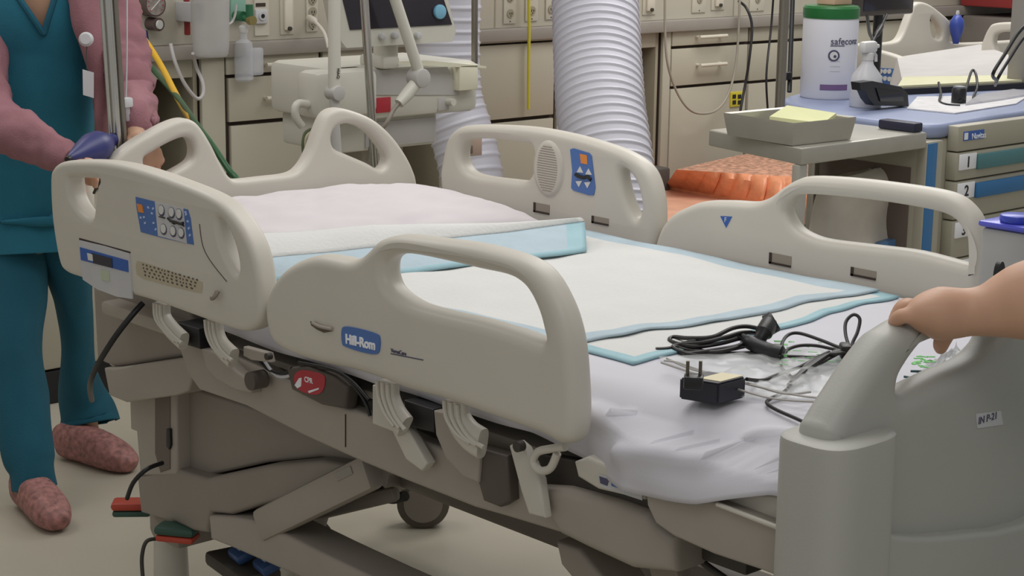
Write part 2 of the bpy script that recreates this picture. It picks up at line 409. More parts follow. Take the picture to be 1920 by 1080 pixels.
# flowmeter with humidifier bottle
t = thing('oxygen_flowmeter', PX(455, 40, WX), 'green oxygen flowmeter with clear humidifier bottle below', 'flowmeter')
wrect('mount_plate', 433, -4, 462, 40, .01, mat('mint', '7fa896', .5), t, .003, x=WX-.014)
A = PX(450, 30, WX+.02); Bq = PX(468, 38, WX+.06)
bm = bmesh.new(); bm_tube(bm, [A-Vector((.03, 0, 0)), A+Vector((.02, 0, 0))], .016, 14); bm_tube(bm, [A, Bq], .011, 12); bm_tube(bm, [Bq, Bq+Vector((0, 0, .05))], .012, 12)
finish(bm, 'valve_body', M_GREEN, t)
cyl('valve_knob', Bq, Bq+Vector((.02, .0, 0)), .015, mat('brass', '9c8f5c', .35, .6), t)
q = PX(458, 152, WX+.04)
lathe('bottle', q, [(.024, 0), (.03, .006), (.031, .1), (.028, .125), (.012, .135), (.012, .16)], M_CLEAR, t)
lathe('bottle_cap', q+Vector((0, 0, .155)), [(.013, 0), (.015, .004), (.015, .02), (.008, .025)], M_WHITE, t)
q2 = PX(481, 150, WX+.04); box('side_pouch', q2+Vector((0, 0, .06)), (.02, .05, .09), M_CLEAR, t, .008)
tag(tube('suction_tubing', [PX(320, 82, -2.3), PX(328, 115, -2.28), PX(345, 155, -2.27), PX(368, 184, -2.27), PX(380, 178, -2.27), PX(380, 155, -2.28), PX(368, 125, -2.3), PX(362, 100, -2.27)], .006, mat('tube_white', 'cfcaca', .3, alpha=.8), None), 'looped clear white tubing hanging below the suction canister', 'tube')
tag(tube('drip_line', [PX(443, 8, -2.3), PX(440, 30, -2.3), PX(430, 45, -2.29), PX(402, 50, -2.2)], .004, mat('tube_white', 'cfcaca'), None), 'thin white tube linking the green flowmeter and the canister', 'tube')
tag(tube('wall_outlet_hose', [PX(580, 34, WX+.01), PX(592, 42, -2.3), PX(608, 62, -2.25), PX(616, 90, -2.22)], [.012]*5+[.006]*11, mat('hose_white', 'd8d2c6', .4), None), 'short white hose plugged into the triple socket plate', 'hose')

tag(tube('yellow_gas_hose', [PX(253, 55, -1.9), PX(275, 80, -1.85), PX(303, 125, -1.7), PX(326, 170, -1.5), PX(345, 205, -1.3), PX(362, 235, -1.15), PX(400, 330, -1.05), PX(420, 420, -1.0)], .0085, mat('hose_yellow', 'd9a90f', .4), None), 'yellow gas hose running down behind the headboard handle', 'hose')
tag(tube('green_gas_hose', [PX(268, 108, -1.9), PX(300, 145, -1.75), PX(335, 185, -1.4), PX(370, 235, -1.1), PX(400, 275, -.95), PX(430, 320, -.85), PX(450, 345, -.8), PX(490, 430, -.75)], .0075, mat('hose_green', '23542f', .4), None), 'dark green gas hose crossing in front of the yellow hose', 'hose')
tag(tube('hanging_wire', [PX(991, -30, WX+.02), PX(992, 60, WX+.02), PX(991, 130, WX+.02), PX(991, 205, WX+.02)], .006, mat('cord_yellow', 'd2c53a', .5), None), 'thin yellow cord hanging straight down in front of the service panel', 'cord')
tag(tube('grey_cable', [PX(1247, -30, -2.33), PX(1247, 60, -2.33), PX(1252, 120, -2.33), PX(1268, 170, -2.33), PX(1290, 203, -2.32), PX(1315, 213, -2.32), PX(1345, 205, -2.34), PX(1368, 170, -2.35), PX(1382, 100, -2.36), PX(1388, -30, -2.36)], .005, mat('cable_grey', 'a39d90', .5), None), 'grey cable drooping in a wide loop across the right cabinet', 'cable')
tag(tube('power_cable', [PX(1385, 2, WX+.02), PX(1400, 16, -2.33), PX(1410, 50, -2.3), PX(1405, 110, -2.28), PX(1397, 160, -2.28), PX(1388, 210, -2.26), PX(1386, 250, -2.26)], .0055, M_BLACK, None), 'thick black power cable plugged in above the right cabinet', 'cable')
tag(tube('thin_cable', [PX(1451, -20, -2.3), PX(1446, 50, -2.3), PX(1437, 140, -2.25), PX(1440, 215, -2.24), PX(1442, 262, -2.24)], .0045, M_BLACK, None), 'thin black cable hanging between power cable and grey pole', 'cable')

# ================================================================== DUCTS
M_DUCT = mat('duct_vinyl', 'c9c8d2', .5, var=.02, scale=5)
def duct(name, pts, r, label, pitch=.058, group=None):
    fine = [Vector(p) for p in catmull([tuple(p) for p in pts], 60, False)]
    L = 0; P = []; R = []
    # resample
    step = pitch/8; acc = 0; out = [fine[0]]
    for a, b in zip(fine[:-1], fine[1:]):
        d = (b-a).length
        while acc+d >= step:
            a = a+(b-a).normalized()*(step-acc); out.append(a.copy()); d = (b-a).length; acc = 0
        acc += d
    for i, p in enumerate(out):
        ph = i % 8; R.append(r*(1.0 if ph == 0 else (.99 if ph == 1 else .962)))
    bm = bmesh.new(); bm_tube(bm, out, R, 40)
    o = finish(bm, name, M_DUCT, None, 80); return tag(o, label, 'duct', group)
XD = -1.55
def ductp(x, y, xx): p = PX(x, y, xx); return p
duct('air_duct', [ductp(1112, -330, -2.0), ductp(1112, -150, -1.88), ductp(1116, 0, -1.75), ductp(1120, 100, -1.66), ductp(1126, 200, -1.56), ductp(1138, 290, -1.47), ductp(1150, 380, -1.40), ductp(1160, 480, -1.34)], .146, 'large white ribbed flexible air duct coming down behind the far rail', .0295)
duct('air_duct', [ductp(840, -200, -2.02), ductp(842, -20, -2.02), ductp(840, 80, -2.02), ductp(845, 180, -2.0), ductp(868, 260, -1.95), ductp(885, 340, -1.9), ductp(890, 470, -1.85)], .108, 'smaller white ribbed air duct passing behind the ventilator screen', .040)

# ================================================================== IV POLES
def pole(name, a, b, r, label, m=M_METAL, extra=None):
    return tag(cyl(name, a, b, r, m, None), label, 'pole')
def floorpole(px0, py0, px1, py1, dep, r, label, cat='iv pole'):
    a = AT(px0, py0, dep); b = AT(px1, py1, dep)
    # carry on straight down to the floor and up above the frame
    top = a+(a-b).normalized()*.5
    base = Vector((b.x, b.y, 0))
    t = thing('iv_pole', base, label, cat)
    return t, top, a, b, base
# chrome pole by the person: three tubes side by side, clamped at the bed head
PXH = -.665
b = PX(224, 300, PXH); top_ = PX(204, 0, PXH)
base = Vector((PXH, b.y, .52))
t = thing('iv_pole', base, 'chrome triple-tube pole clamped to the bed head, in front of the pink sleeve', 'iv pole')
M_AGED = mat('aged_chrome', '8f8a80', .3, .9)
ax_ = (top_-b); 
def along(z, off): 
    k = (z-b.z)/ax_.z; return b+ax_*k+CR*off
cyl('pole', along(.52, 0), along(1.7, 0), .0095, M_METAL, t)
cyl('pole', along(.60, .0135), along(1.7, .0135), .0050, M_AGED, t)
cyl('pole', along(.60, -.0135), along(1.7, -.0135), .0050, M_METAL, t)
zq = PX(232, 195, PXH)
box('clamp', PX(237, 192, PXH), (.02, .022, .02), mat('clear_clamp', 'd9dcdd', .2, alpha=.8), t, .004)
box('clamp', PX(238, 214, PXH), (.012, .012, .03), M_CLEAR, t, .004)
boxr('pole_socket', (PXH-.02, base.y-.03, .50), (-.60, base.y+.03, .56), M_FRAME, t, .006)
tube('hanging_wire', [PX(238, -60, PXH), PX(238, 100, PXH), PX(236, 190, PXH)], .0016, M_LGREY, t, seg=6)

# ================================================================== VENTILATOR
M_VENT = mat('ventilator_shell', 'cfcdc2', .4, var=.015, scale=4)
M_VENT2 = mat('ventilator_grey', 'b9b7b4', .45)
VX = -1.35
vb = PX(700, 400, VX); 
vt = thing('ventilator', (VX-.2, PX(720, 300, VX).y, 0), 'cream ventilator on a cart with a tilted dark screen and jointed hose arm', 'medical machine')
a = PX(578, 132, VX); b = PX(690, 226, VX); c = PX(905, 225, VX); zt = PX(700, 126, VX).z; zb = PX(700, 226, VX).z
def vy(px, py=180): return PX(px, py, VX).y
body = boxr('body', (VX-.34, vy(640), zb), (VX-.0, vy(898), zt), M_VENT, vt, .02)
boxr('side_housing', (VX-.06, vy(578), zb+.02), (VX+.04, vy(694), zt+.0), M_VENT, vt, .02)
boxr('lower_body', (VX-.32, vy(655), zb-.09), (VX-.04, vy(838), zb+.004), M_VENT, vt, .012)
boxr('drawer_front', (VX-.042, vy(700), zb-.082), (VX-.034, vy(832), zb-.01), M_VENT2, vt, .003)
boxr('cart_column', (VX-.26, vy(720), .16), (VX-.1, vy(800), zb-.09), M_FRAME, vt, .01)
boxr('cart_base', (VX-.36, vy(660), .08), (VX-.02, vy(840), .16), M_FRAME2, vt, .02)
for sx in (VX-.32, VX-.06):
    for px in (672, 828):
        lathe('caster', (sx, vy(px), 0), [(.012, 0), (.03, .002), (.035, .03), (.03, .06), (.012, .08)], M_DARK, vt, seg=16)
poly('front_recess', [PX(697, 132, VX+.001), PX(838, 125, VX+.001), PX(862, 178, VX+.001), PX(705, 178, VX+.001), PX(697, 165, VX+.001)], M_VENT2, vt, .002)
wrect('right_cover', 862, 122, 897, 168, .03, mat('cover_pale', 'dedcc6', .3), vt, .004, x=VX, thick=.05)
wrect('red_label', 706, 184, 733, 210, .004, mat('label_red', 'b5333f', .5), vt, .001, x=VX)
cyl('port', PX(838, 190, VX), PX(838, 190, VX)+Vector((.03, 0, 0)), .01, M_VENT, vt)
wrect('port_plate', 822, 184, 842, 206, .003, M_VENT2, vt, .001, x=VX)
poly('top_tray', [PX(738, 116, VX+.01), PX(800, 113, VX+.01), PX(903, 123, VX+.01), PX(903, 127, VX+.01), PX(738, 120, VX+.01)], mat('cover_pale', 'dedcc6'), vt, .02)
# screen: tilted monitor
SX = VX+.05
scr = [PX(612, -60, SX), PX(825, -60, SX), PX(855, 60, SX), PX(848, 78, SX), PX(650, 90, SX), PX(640, 78, SX)]
sc = poly('monitor_housing', scr, M_VENT, vt, .045, (-1, 0, 0))
poly('screen', [PX(628, -60, SX+.001), PX(812, -60, SX+.001), PX(847, 46, SX+.001), PX(656, 56, SX+.001)], mat('screen_glass', '2c2830', .12), sc, .002, (1, 0, 0))
cyl('control_dial', PX(822, 22, SX+.002), PX(822, 22, SX+.002)+Vector((.012, 0, 0)), .02, mat('dial_blue', '7cb4cf', .3), sc, bev=.003)
for px, py in ((713, 68), (737, 66), (780, 66)): cyl('knob', PX(px, py, SX), PX(px, py, SX)+Vector((.016, 0, 0)), .009, M_LGREY, sc, bev=.002)
q = PX(723, 112, VX-.02); cyl('monitor_neck', q, q+Vector((0, 0, .09)), .034, M_VENT, vt)
boxr('neck_block', (VX-.08, vy(706, 110), zt-.005), (VX+.03, vy(738, 110), zt+.03), M_VENT, vt, .01)
# hose arm : upright left arm, elbow, descending arm right
AX = VX+.12
def ap(x, y, k=0): return PX(x, y, AX+k)
arm = tube('support_arm', [ap(627, -80), ap(627, 60), ap(627, 168)], .0165, M_VENT, vt, sm=0, seg=16)
q = ap(627, 174); cyl('joint', q-Vector((.02, 0, 0)), q+Vector((.022, 0, 0)), .02, M_VENT2, vt, bev=.003)
tube('support_arm', [ap(627, 174), ap(627, 230), ap(632, 300)], .014, M_VENT2, vt, sm=0, seg=16)
arm2 = tube('jointed_arm', [ap(716, -80), ap(738, -10), ap(784, 130)], .0155, M_VENT, vt, sm=0, seg=16)
q = ap(785, 146); cyl('joint', q-Vector((.025, 0, 0)), q+Vector((.022, 0, 0)), .026, M_VENT2, vt, bev=.004)
tube('jointed_arm', [ap(783, 152), ap(764, 176), ap(748, 194)], [.017, .018, .014], M_VENT, vt, sm=0, seg=16)
tube('hose', [ap(748, 194), ap(738, 206), ap(724, 232), ap(700, 262, -.04), ap(690, 300, -.08)], .006, M_FRAME2, vt)
text('arm_marking', 'MAQ', ap(632, 128, .018), (0, 0, -1), (0, 1, 0), .012, M_DARK, arm)
# side hook & coiled hoses
tube('hose_hook', [PX(578, 196, VX), PX(560, 194, VX), PX(553, 205, VX), PX(556, 222, VX), PX(566, 236, VX)], .011, M_VENT, vt)
co = mat('coil_cream', 'b9b193', .4)
for k, r in enumerate((0, 6, 12, 17)):
    tube('hose_coil', [PX(590, 240+r*.6, VX+.02*k), PX(572+r*.5, 250+r, VX+.02*k), PX(568+r, 280, VX+.02*k), PX(578+r, 312, VX+.02*k), PX(602, 330, VX+.02*k)], .004, co if k % 2 else mat('coil_green', '5f6a4e'), vt)
cyl('chrome_pole', PX(678, -80, AX+.05), PX(704, 330, AX+.05), .0115, M_METAL, vt)
cyl('chrome_pole', PX(890, -60, VX-.05), PX(890, 124, VX-.05), .0095, mat('aged_chrome', '8f8a80'), vt)
# bracket with sensor behind far rail opening
t = thing('rail_clamp', PX(880, 285, -.95), 'brown and steel clamp block seen through the far head rail opening', 'clamp')
t.location = PX(880, 285, -1.3)
wrect('plate', 868, 262, 904, 291, .01, mat('clamp_tan', 'b09a8c', .5), t, .002, x=-1.3)
wrect('block', 872, 274, 887, 288, .02, M_BROWN, t, .002, x=-1.3)
cyl('stem', PX(876, 288, -1.29), PX(876, 304, -1.29), .004, M_DARK, t); cyl('screw_knob', PX(876, 300, -1.29), PX(876, 318, -1.29), .012, mat('aged_chrome', '8f8a80'), t)

# ================================================================== ORANGE MATTRESS ON LOW STRETCHER
OR = mat('orange_vinyl', 'e0936a', .35, var=.12, scale=30, bump=.1, bscale=60)
PE = mat('peach_vinyl', 'd9a58a', .5, var=.12, scale=12)
M_RUST = mat('stripe_fabric', 'c99a86', .5, var=.25, scale=40)
ZO, ZL = .45, .35
P1, P2, P3, P4 = PZ(1268, 318, ZO), PZ(1430, 284, ZO), PZ(1530, 292, ZO), PZ(1530, 334, ZO)
P2.x = max(P2.x, WX+.03)
F1, F4 = PZ(1247, 349, ZL), PZ(1530, 400, ZL)
t = thing('stretcher', (-1.8, 3.0, 0), 'low stretcher with a dark base parked against the back cabinets', 'stretcher')
boxr('deck', (-2.36, 2.45, ZL-.12), (-1.52, 3.75, ZL-.05), M_DARK, t, .01)
for x in (-2.2, -1.6):
    for y in (2.55, 3.65): cyl('leg', (x, y, 0), (x, y, ZL-.12), .02, M_DARK, t)
bm = bmesh.new(); NR = 96; rows = []
for k in range(NR+1):
    u = k/NR; rdg = P1.lerp(P4, u); bot = F1.lerp(F4, u); rear = P2.lerp(P3, u)
    ph = abs(math.sin(math.pi*u*9)); row = []
    for q_, v in ((rdg, 0), (rdg.lerp(bot, .08), .25), (rdg.lerp(bot, .3), .9), (rdg.lerp(bot, .6), 1), (rdg.lerp(bot, .9), .7), (bot, 0)):
        row.append(q_+Vector((.035, -.02, .012))*((ph**.5)*v))
    back = [rear-Vector((0, 0, .0)), rear.lerp(rdg, .33)+Vector((0, 0, .006)), rear.lerp(rdg, .66)+Vector((0, 0, .004))]
    row = [Vector((rear.x, rear.y, ZL-.048))]+back+row+[Vector((bot.x, bot.y, ZL-.048))]
    rows.append([bm.verts.new(p) for p in row])
L_ = len(rows[0])
for k in range(NR):
    for n_ in range(L_):
        f = bm.faces.new((rows[k][n_], rows[k+1][n_], rows[k+1][(n_+1) % L_], rows[k][(n_+1) % L_]))
        f.material_index = 1 if n_ in (0, 1, 2, 3) else 0
bm.faces.new(rows[0][::-1]); bm.faces.new(rows[-1])
M_STRP = mat('cover_stripes', 'c08f77', .4, var=.5, scale=45, bump=.4, bscale=40)
tag(finish(bm, 'air_mattress', (OR, M_STRP), None, 40), 'bright orange pleated vinyl mattress with rust striped top on the low stretcher', 'mattress')
pp = [PZ(1150, 345, ZL-.03), PZ(1248, 352, ZL-.03), PZ(1500, 396, ZL-.03), PZ(1440, 440, ZL-.03), PZ(1150, 446, ZL-.03)]
tag(poly('peach_sheet', pp, PE, None, .02, (0, 0, 1)), 'pale peach sheet spread flat in front of the orange mattress', 'sheet')
tag(poly('striped_cover', [PZ(1140, 315, ZL+.0), PZ(1225, 338, ZL+.0), PZ(1247, 350, ZL+.0), PZ(1150, 361, ZL+.0)], M_STRP, None, .03, (0, 0, 1)), 'striped rust cover seen through the slot of the far head rail', 'cover')
c_ = PZ(1258, 330, .40); tag(box('dark_box', c_+Vector((-.08, -.06, -.02)), (.12, .16, .10), mat('box_grey', '55504b', .6), None, .01), 'dark grey box at the duct end of the orange mattress', 'box')

# ================================================================== SECOND BED, BACKGROUND
BX = -1.2; BY = 2.95
t = thing('hospital_bed', (-.6, 3.5, 0), 'second cream hospital bed far behind the blue-topped cart, partly cut by the frame', 'bed')
def gx(l): return PXs(l, BX)
def gy(l): return PYs(l, BY)
plate('headboard', gx([(1600, 92), (1640, 83), (1680, 78), (1693, 67), (1703, 43), (1712, 20), (1717, 8), (1730, 4), (1747, 10), (1767, 25), (1782, 40), (1786, 60), (1792, 80), (1900, 76), (1960, 70), (1990, 100), (1990, 200), (1800, 190), (1600, 190)]),
      [gx([(1747, 32), (1757, 37), (1767, 55), (1767, 70), (1760, 74), (1750, 68), (1746, 50)])], 'X', .035, .010, M_RAIL, t)
rl = plate('side_rail', gy([(1590, 230), (1598, 110), (1615, 93), (1638, 93), (1680, 105), (1710, 120), (1730, 133), (1745, 152), (1752, 180), (1748, 230)]), [gy([(1703, 140), (1707, 134), (1716, 140), (1725, 152), (1730, 172), (1722, 170), (1708, 156)])], 'Y', .035, .010, M_RAIL, t, outward=-1)
poly('control_panel', gy([(1643, 127), (1681, 129), (1681, 160), (1643, 158)]), M_BLUE, rl, .003, (0, -1, 0))
bm = bmesh.new()
for px, py in ((1652, 134), (1660, 134), (1668, 134), (1652, 146), (1660, 147), (1668, 148)):
    c = PY(px, py, BY-.003); bm_tube(bm, [c, c-Vector((0, .003, 0))], .008, 14)
finish(bm, 'round_key', M_WHITE, rl)
YFR = PX(1860, 60, BX+.25).y
plate('side_rail', PYs([(1838, 95), (1843, 72), (1852, 53), (1863, 44), (1897, 42), (1960, 48), (2000, 80), (2000, 200), (1838, 180)], YFR), [PYs([(1862, 72), (1870, 62), (1900, 60), (1950, 66), (1950, 110), (1880, 110), (1864, 90)], YFR)], 'Y', .035, .010, M_RAIL, t, outward=-1)
boxr('deck', (-1.16, BY+.06, .3), (.4, BY+.80, .5), M_FRAME, t, .02)
boxr('base', (-1.0, BY+.15, .05), (.3, BY+.7, .3), M_FRAME2, t, .02)
Q = [PX(1682, 107, BX+.08), PX(1838, 83, BX+.08), PX(1892, 103, BX+.45), PX(1893, 165, BX+.75), PX(1700, 190, BX+.75)]
mq = tag(poly('mattress', Q, mat('far_sheet_cotton', 'b9b6b3', .9), None, -.09, (.35, -.1, .93), 0), 'white sheeted raised mattress of the second bed behind the cart', 'mattress')
q = PX(1792, 82, BX+.03)
t = thing('resuscitation_bag', q, 'blue breathing bag hanging beside the handle of the far bed', 'breathing bag')
zt_ = PX(1792, 28, BX+.03).z-q.z
lathe('bag', q, [(.010, 0), (.014, .02*zt_/.13), (.021, .35*zt_), (.026, .6*zt_), (.024, .8*zt_), (.012, .98*zt_), (.008, zt_)], mat('bag_blue', '34489a', .35), t, seg=20)
lathe('valve', q+Vector((0, 0, zt_)), [(.006, 0), (.007, .005), (.005, .015)], M_LGREY, t, seg=14)
# grey wall recess panels top-right
tag(boxr('grey_locker', (WX+.02, wy(1795, 60), .55), (WX+.3, wy(1990, 60), wz(1900, 22)), mat('grey_locker', '77706a', .5), None, .01), 'grey brown locker block behind the far bed', 'locker')
tag(boxr('red_shelf_bin', (WX+.0, wy(1800, 0), wz(1850, 8)), (WX+.28, wy(1990, 0), wz(1850, -40)), mat('dark_red', '8f3030'), None, .01), 'dark red bin on top of the grey locker, right edge', 'bin')

# ================================================================== BLUE-TOPPED CART
CX, CY = .105, 1.4
M_CTOP = mat('cart_top_blue', '8e99b8', .4, var=.02)
M_CART = mat('cart_grey', 'a8a493', .5, var=.02)
M_CST = mat('cart_stripe_blue', '2f6ea3', .4)
M_CTEAL = mat('drawer_teal', '4d7d82', .45)
ct = thing('supply_cart', (CX-.3, CY+.4, 0), 'grey hospital supply cart with blue-grey top and numbered drawers', 'cart')
zt = .95
tp = [PZ(*p, zt) for p in ((1475, 180), (1485, 194), (1560, 212), (1640, 224), (1720, 232), (1760, 233), (1800, 227), (1920, 208), (2100, 185), (2080, 150), (1900, 152), (1700, 158), (1560, 165))]
plate('top', [(p.x, p.y, zt) for p in tp], [], 'Z', .035, .012, M_CTOP, ct, sm=3)
boxr('body', (CX-.335, CY+.0, .12), (CX-.02, CY+.80, zt-.036), M_CART, ct, .006)
boxr('side_panel', (CX-.325, CY-.003, .14), (CX-.04, CY+.001, zt-.1), M_BROWN, ct, .001)  # thin brown sheet paints the deep shade on the grey cart side
y0 = PX(1768, 300, CX).y
boxr('corner_post', (CX-.03, CY+.0, .12), (CX, y0, zt-.036), M_CART, ct, .004)
sy0, sy1 = PX(1737, 300, CX+.002).y, PX(1757, 300, CX+.002).y
boxr('blue_stripe', (CX-.01, CY+.004, .14), (CX+.002, sy1, zt-.04), M_CST, ct, .001)

dy = PX(1786, 300, CX).y; 
def zc(px, py): return PX(px, py, CX+.01).z
z1 = zc(1790, 238); z2 = zc(1790, 288); z3 = zc(1790, 342); z4 = zc(1790, 408); 
zs = [(z1, z2+.002)] ; 
d = boxr('drawer', (CX-.02, dy, z2+.003), (CX+.012, CY+.79, z1), M_CART, ct, .004)
u = Vector((0, 1, 0)); up = Vector((0, 0, 1))
pa = PX(1806, 263, CX+.0125)
pl_ = boxr('name_plate', (CX+.012, pa.y, pa.z-.002), (CX+.0135, pa.y+.085, pa.z+.02), M_BLUE2, d, 0)
text('lettering', 'Navitas', PX(1822, 261, CX+.0142), u, up, .020, M_TXTW, pl_)
boxr('logo_square', (CX+.0135, pa.y+.002, pa.z+.001), (CX+.015, pa.y+.016, pa.z+.017), M_TXTW, pl_, 0)
zz = z2; 
for i, n in enumerate('12345'):
    hgt = (z2-z3) if i < 1 else .095
    zb_ = zz-hgt
    d = boxr('drawer', (CX-.02, dy, zb_+.003), (CX+.012, CY+.79, zz-.0), M_CART, ct, .004)
    yl0 = PX(1790, 300, CX).y; yl1 = PX(1821, 300, CX).y
    boxr('pull_strip', (CX+.012, yl1+.002, zz-.045), (CX+.022, CY+.76, zz-.008), M_CTEAL if i % 2 == 0 else M_CST, d, .003)
    lb = boxr('number_label', (CX+.012, yl0, zz-.042), (CX+.0155, yl1, zz-.004), M_TXTW, d, .001)
    text('number', n, ((CX+.016), (yl0+yl1)/2, zz-.036), u, up, .037, M_BLACK, lb, align='CENTER', bold=.0006)
    zz = zb_
for x in (CX-.29, CX-.08):
    for y in (CY+.06, CY+.74):
        c_ = lathe('caster', (x, y, 0), [(.015, 0), (.035, .004), (.04, .05), (.03, .1), (.015, .125)], M_DARK, ct, seg=16)
# side shelf with leg and tray
st = thing('side_table', (CX-.3, 1.15, 0), 'grey narrow side table with one post beside the supply cart', 'table')
zsf = PX(1504, 278, CX).z
A = PX(1504, 278, CX); 
S = [A, PX(1735, 264, CX), Vector((PZ(1330, 243, zsf).x+.42, CY-.003, zsf)), PZ(1330, 243, zsf)]
S[1].y = CY-.004; S[1].z = zsf; S[2].x = max(S[3].x, -.7); S[3].x = S[2].x
plate('shelf_top', [tuple(p) for p in S], [], 'Z', .038, .004, M_STEEL, st, sm=0)
lx, ly = A.x-.012, A.y+.014
boxr('post', (lx-.014, ly-.014, 0), (lx+.008, ly+.014, zsf-.038), M_STEEL, st, .003)
boxr('post', (S[3].x+.03, CY-.05, 0), (S[3].x+.052, CY-.03, zsf-.038), M_STEEL, st, .003)
tag(boxr('dark_blue_box', (-.008, 1.36, zsf+.0005), (.095, 1.395, zsf+.022), mat('navy_box', '20223a', .5), None, .004), 'dark navy box on the side table tucked below the cart top', 'box')

# steel tray on it
zt2 = zsf+.001
def trayp(px, py, z): return PZ(px, py, z)
base = [PZ(1378, 252, zt2), PZ(1500, 284, zt2), PZ(1598, 272, zt2)]
rim = [PZ(1357, 216, zt2+.045), PZ(1488, 236, zt2+.045), PZ(1605, 224, zt2+.045)]
rim.append(rim[0]+rim[2]-rim[1]); 
cen = sum(rim, Vector())/4
bs = [Vector((cen.x+(p.x-cen.x)*.93, cen.y+(p.y-cen.y)*.93, zt2)) for p in rim]
bm = bmesh.new()
def ring(ps): return [bm.verts.new(p) for p in ps]
def off(ps, k, dz): return [Vector((cen.x+(p.x-cen.x)*k, cen.y+(p.y-cen.y)*k, p.z+dz)) for p in ps]
r0 = ring(bs); r1 = ring(off(rim, 1, 0)); r2 = ring(off(rim, 1.0, .006)); r3 = ring(off(rim, .95, .003)); r4 = ring(off(bs, .96, .003))
for x, y in ((r0, r1), (r1, r2), (r2, r3), (r3, r4)):
    for k in range(4): bm.faces.new((x[k], x[(k+1) % 4], y[(k+1) % 4], y[k]))
bm.faces.new(r0); bm.faces.new(r4)
tag(finish(bm, 'steel_tray', M_STEEL, None, 30), 'shallow stainless steel tray on the side table beside the cart', 'tray')
p0 = [Vector((cen.x+(p.x-cen.x)*.7, cen.y+(p.y-cen.y)*.7, zt2+.03)) for p in rim]
tag(poly('paper_towel', [p0[1]*.3+p0[2]*.7, p0[2]+Vector((0, 0, .02)), p0[3]+Vector((0, 0, .022)), p0[3]*.6+p0[0]*.4], mat('paper_yellow', 'd6d8a8', .8), None, .008, (0, 0, 1)), 'pale yellow folded paper lying in the steel tray', 'paper')
# trash bag in bin under side table
q = Vector((CX-.25, 1.2, 0))
t = thing('bin_with_bag', q, 'white waste bag with blue edges hanging in a bin under the side table', 'waste bag')
zb1 = .48
ft = [PX(1545, 373, CX-.12), PX(1722, 385, CX-.12), PX(1700, 470, CX-.12), PX(1528, 450, CX-.12)]
bm = bmesh.new()
cx_ = CX-.14
zA = PX(1600, 350, cx_).z; zB_ = PX(1600, 500, cx_).z
c0 = PX(1628, 350, cx_).y; c1 = PX(1612, 460, cx_).y
hw0 = (PX(1708, 370, cx_).y-PX(1552, 370, cx_).y)/2; hw1 = (PX(1700, 460, cx_).y-PX(1530, 460, cx_).y)/2
rg = [(Vector((cx_, c1, zB_-.12)), hw1*.9, .05), (Vector((cx_, c1, zB_)), hw1, .06), (Vector((cx_, (c0+c1)/2, (zA+zB_)/2)), (hw0+hw1)/2, .05), (Vector((cx_, c0, zA)), hw0, .035), (Vector((cx_, c0, zA+.03)), hw0*.97, .012)]
bm_loft(bm, smrings(rg, 6), 40, Vector((0, 1, 0)), .6); bm.normal_update()
for v in bm.verts: v.co += v.normal*.018*noise.noise(v.co*9)
finish(bm, 'bag', mat('bag_white', 'cfc8bd', .55, var=.14, scale=7), t, 60)
for l in ([(1496, 425), (1512, 434), (1536, 440), (1552, 452), (1530, 462), (1500, 452)], [(1648, 460), (1680, 449), (1716, 437), (1724, 450), (1718, 476), (1670, 478)]):
    poly('bag_rim', [PX(x, y, cx_+.07) for x, y in l], mat('rim_blue', '5c86b3', .3, var=.3, scale=40), t, .05, (-1, 0, 0), 3)
boxr('bin', (cx_-.07, c1-hw1*.85, 0), (cx_+.06, c1+hw1*.85, zB_-.1), M_CART, t, .01)

# things on the cart
zt += .0005
q = PZ(1551, 182, zt)
t = thing('wipes_tub', q, 'large white wipes tub with green lid on the cart corner', 'tub')
h = .218; R = .073
M_TUB = mat('tub_white', 'd9d9e0', .35, var=.01)
tb = lathe('tub', q, [(R*.95, 0), (R, .006), (R, h*.93), (R*.97, h*.96), (R*.97, h)], M_TUB, t, 40)
lathe('lid', q+Vector((0, 0, h)), [(R*1.0, -.008), (R*1.02, 0), (R*1.02, .018), (R*.95, .024), (R*.5, .026)], mat('lid_green', '1e6b33', .35), t, 40)
# label text wraps the tub: short lettering bent round the cylinder
def wrap_text(name, s, cen_, R_, ang0, z, size, m, parent, flat=False):
    cu = bpy.data.curves.new(name, 'FONT'); cu.body = s; cu.size = size; cu.extrude = .0005
    tmp = bpy.data.objects.new('t', cu); COL.objects.link(tmp)
    me = bpy.data.meshes.new_from_object(tmp.evaluated_get(bpy.context.evaluated_depsgraph_get()))
    bpy.data.objects.remove(tmp); bpy.data.curves.remove(cu); me.materials.clear()
    for v in me.vertices:
        a = ang0+v.co.x/R_; r = R_+.0008+v.co.z
        v.co = (cen_.x+math.cos(a)*r, cen_.y+math.sin(a)*r, z+v.co.y)
    return link(name, me, m, parent)
view = (CAM-q); va = math.atan2(view.y, view.x)
def arcpatch(name, a0, a1, z0_, z1_, R_, m, parent):
    bm = bmesh.new(); n = 14; A_ = []
    for k in range(n+1):
        a = a0+(a1-a0)*k/n; A_.append([bm.verts.new((q.x+math.cos(a)*r, q.y+math.sin(a)*r, z)) for r, z in ((R_, z0_), (R_, z1_), (R_+.0008, z1_), (R_+.0008, z0_))])
    for k in range(n):
        for j in range(4): bm.faces.new((A_[k][j], A_[k][(j+1) % 4], A_[k+1][(j+1) % 4], A_[k+1][j]))
    return finish(bm, name, m, parent)
M_INK = mat('ink_grey', '4b4c66', .5)
wrap_text('lettering', 'safeconz', q, R, va+.02, q.z+.145, .025, M_INK, tb)
arcpatch('underline', va+.02, va+.55, q.z+.1405, q.z+.1425, R, M_INK, tb)
arcpatch('purple_band', va-.28, va+.75, q.z+.025, q.z+.04, R, mat('purple', '6f5680', .5), tb)
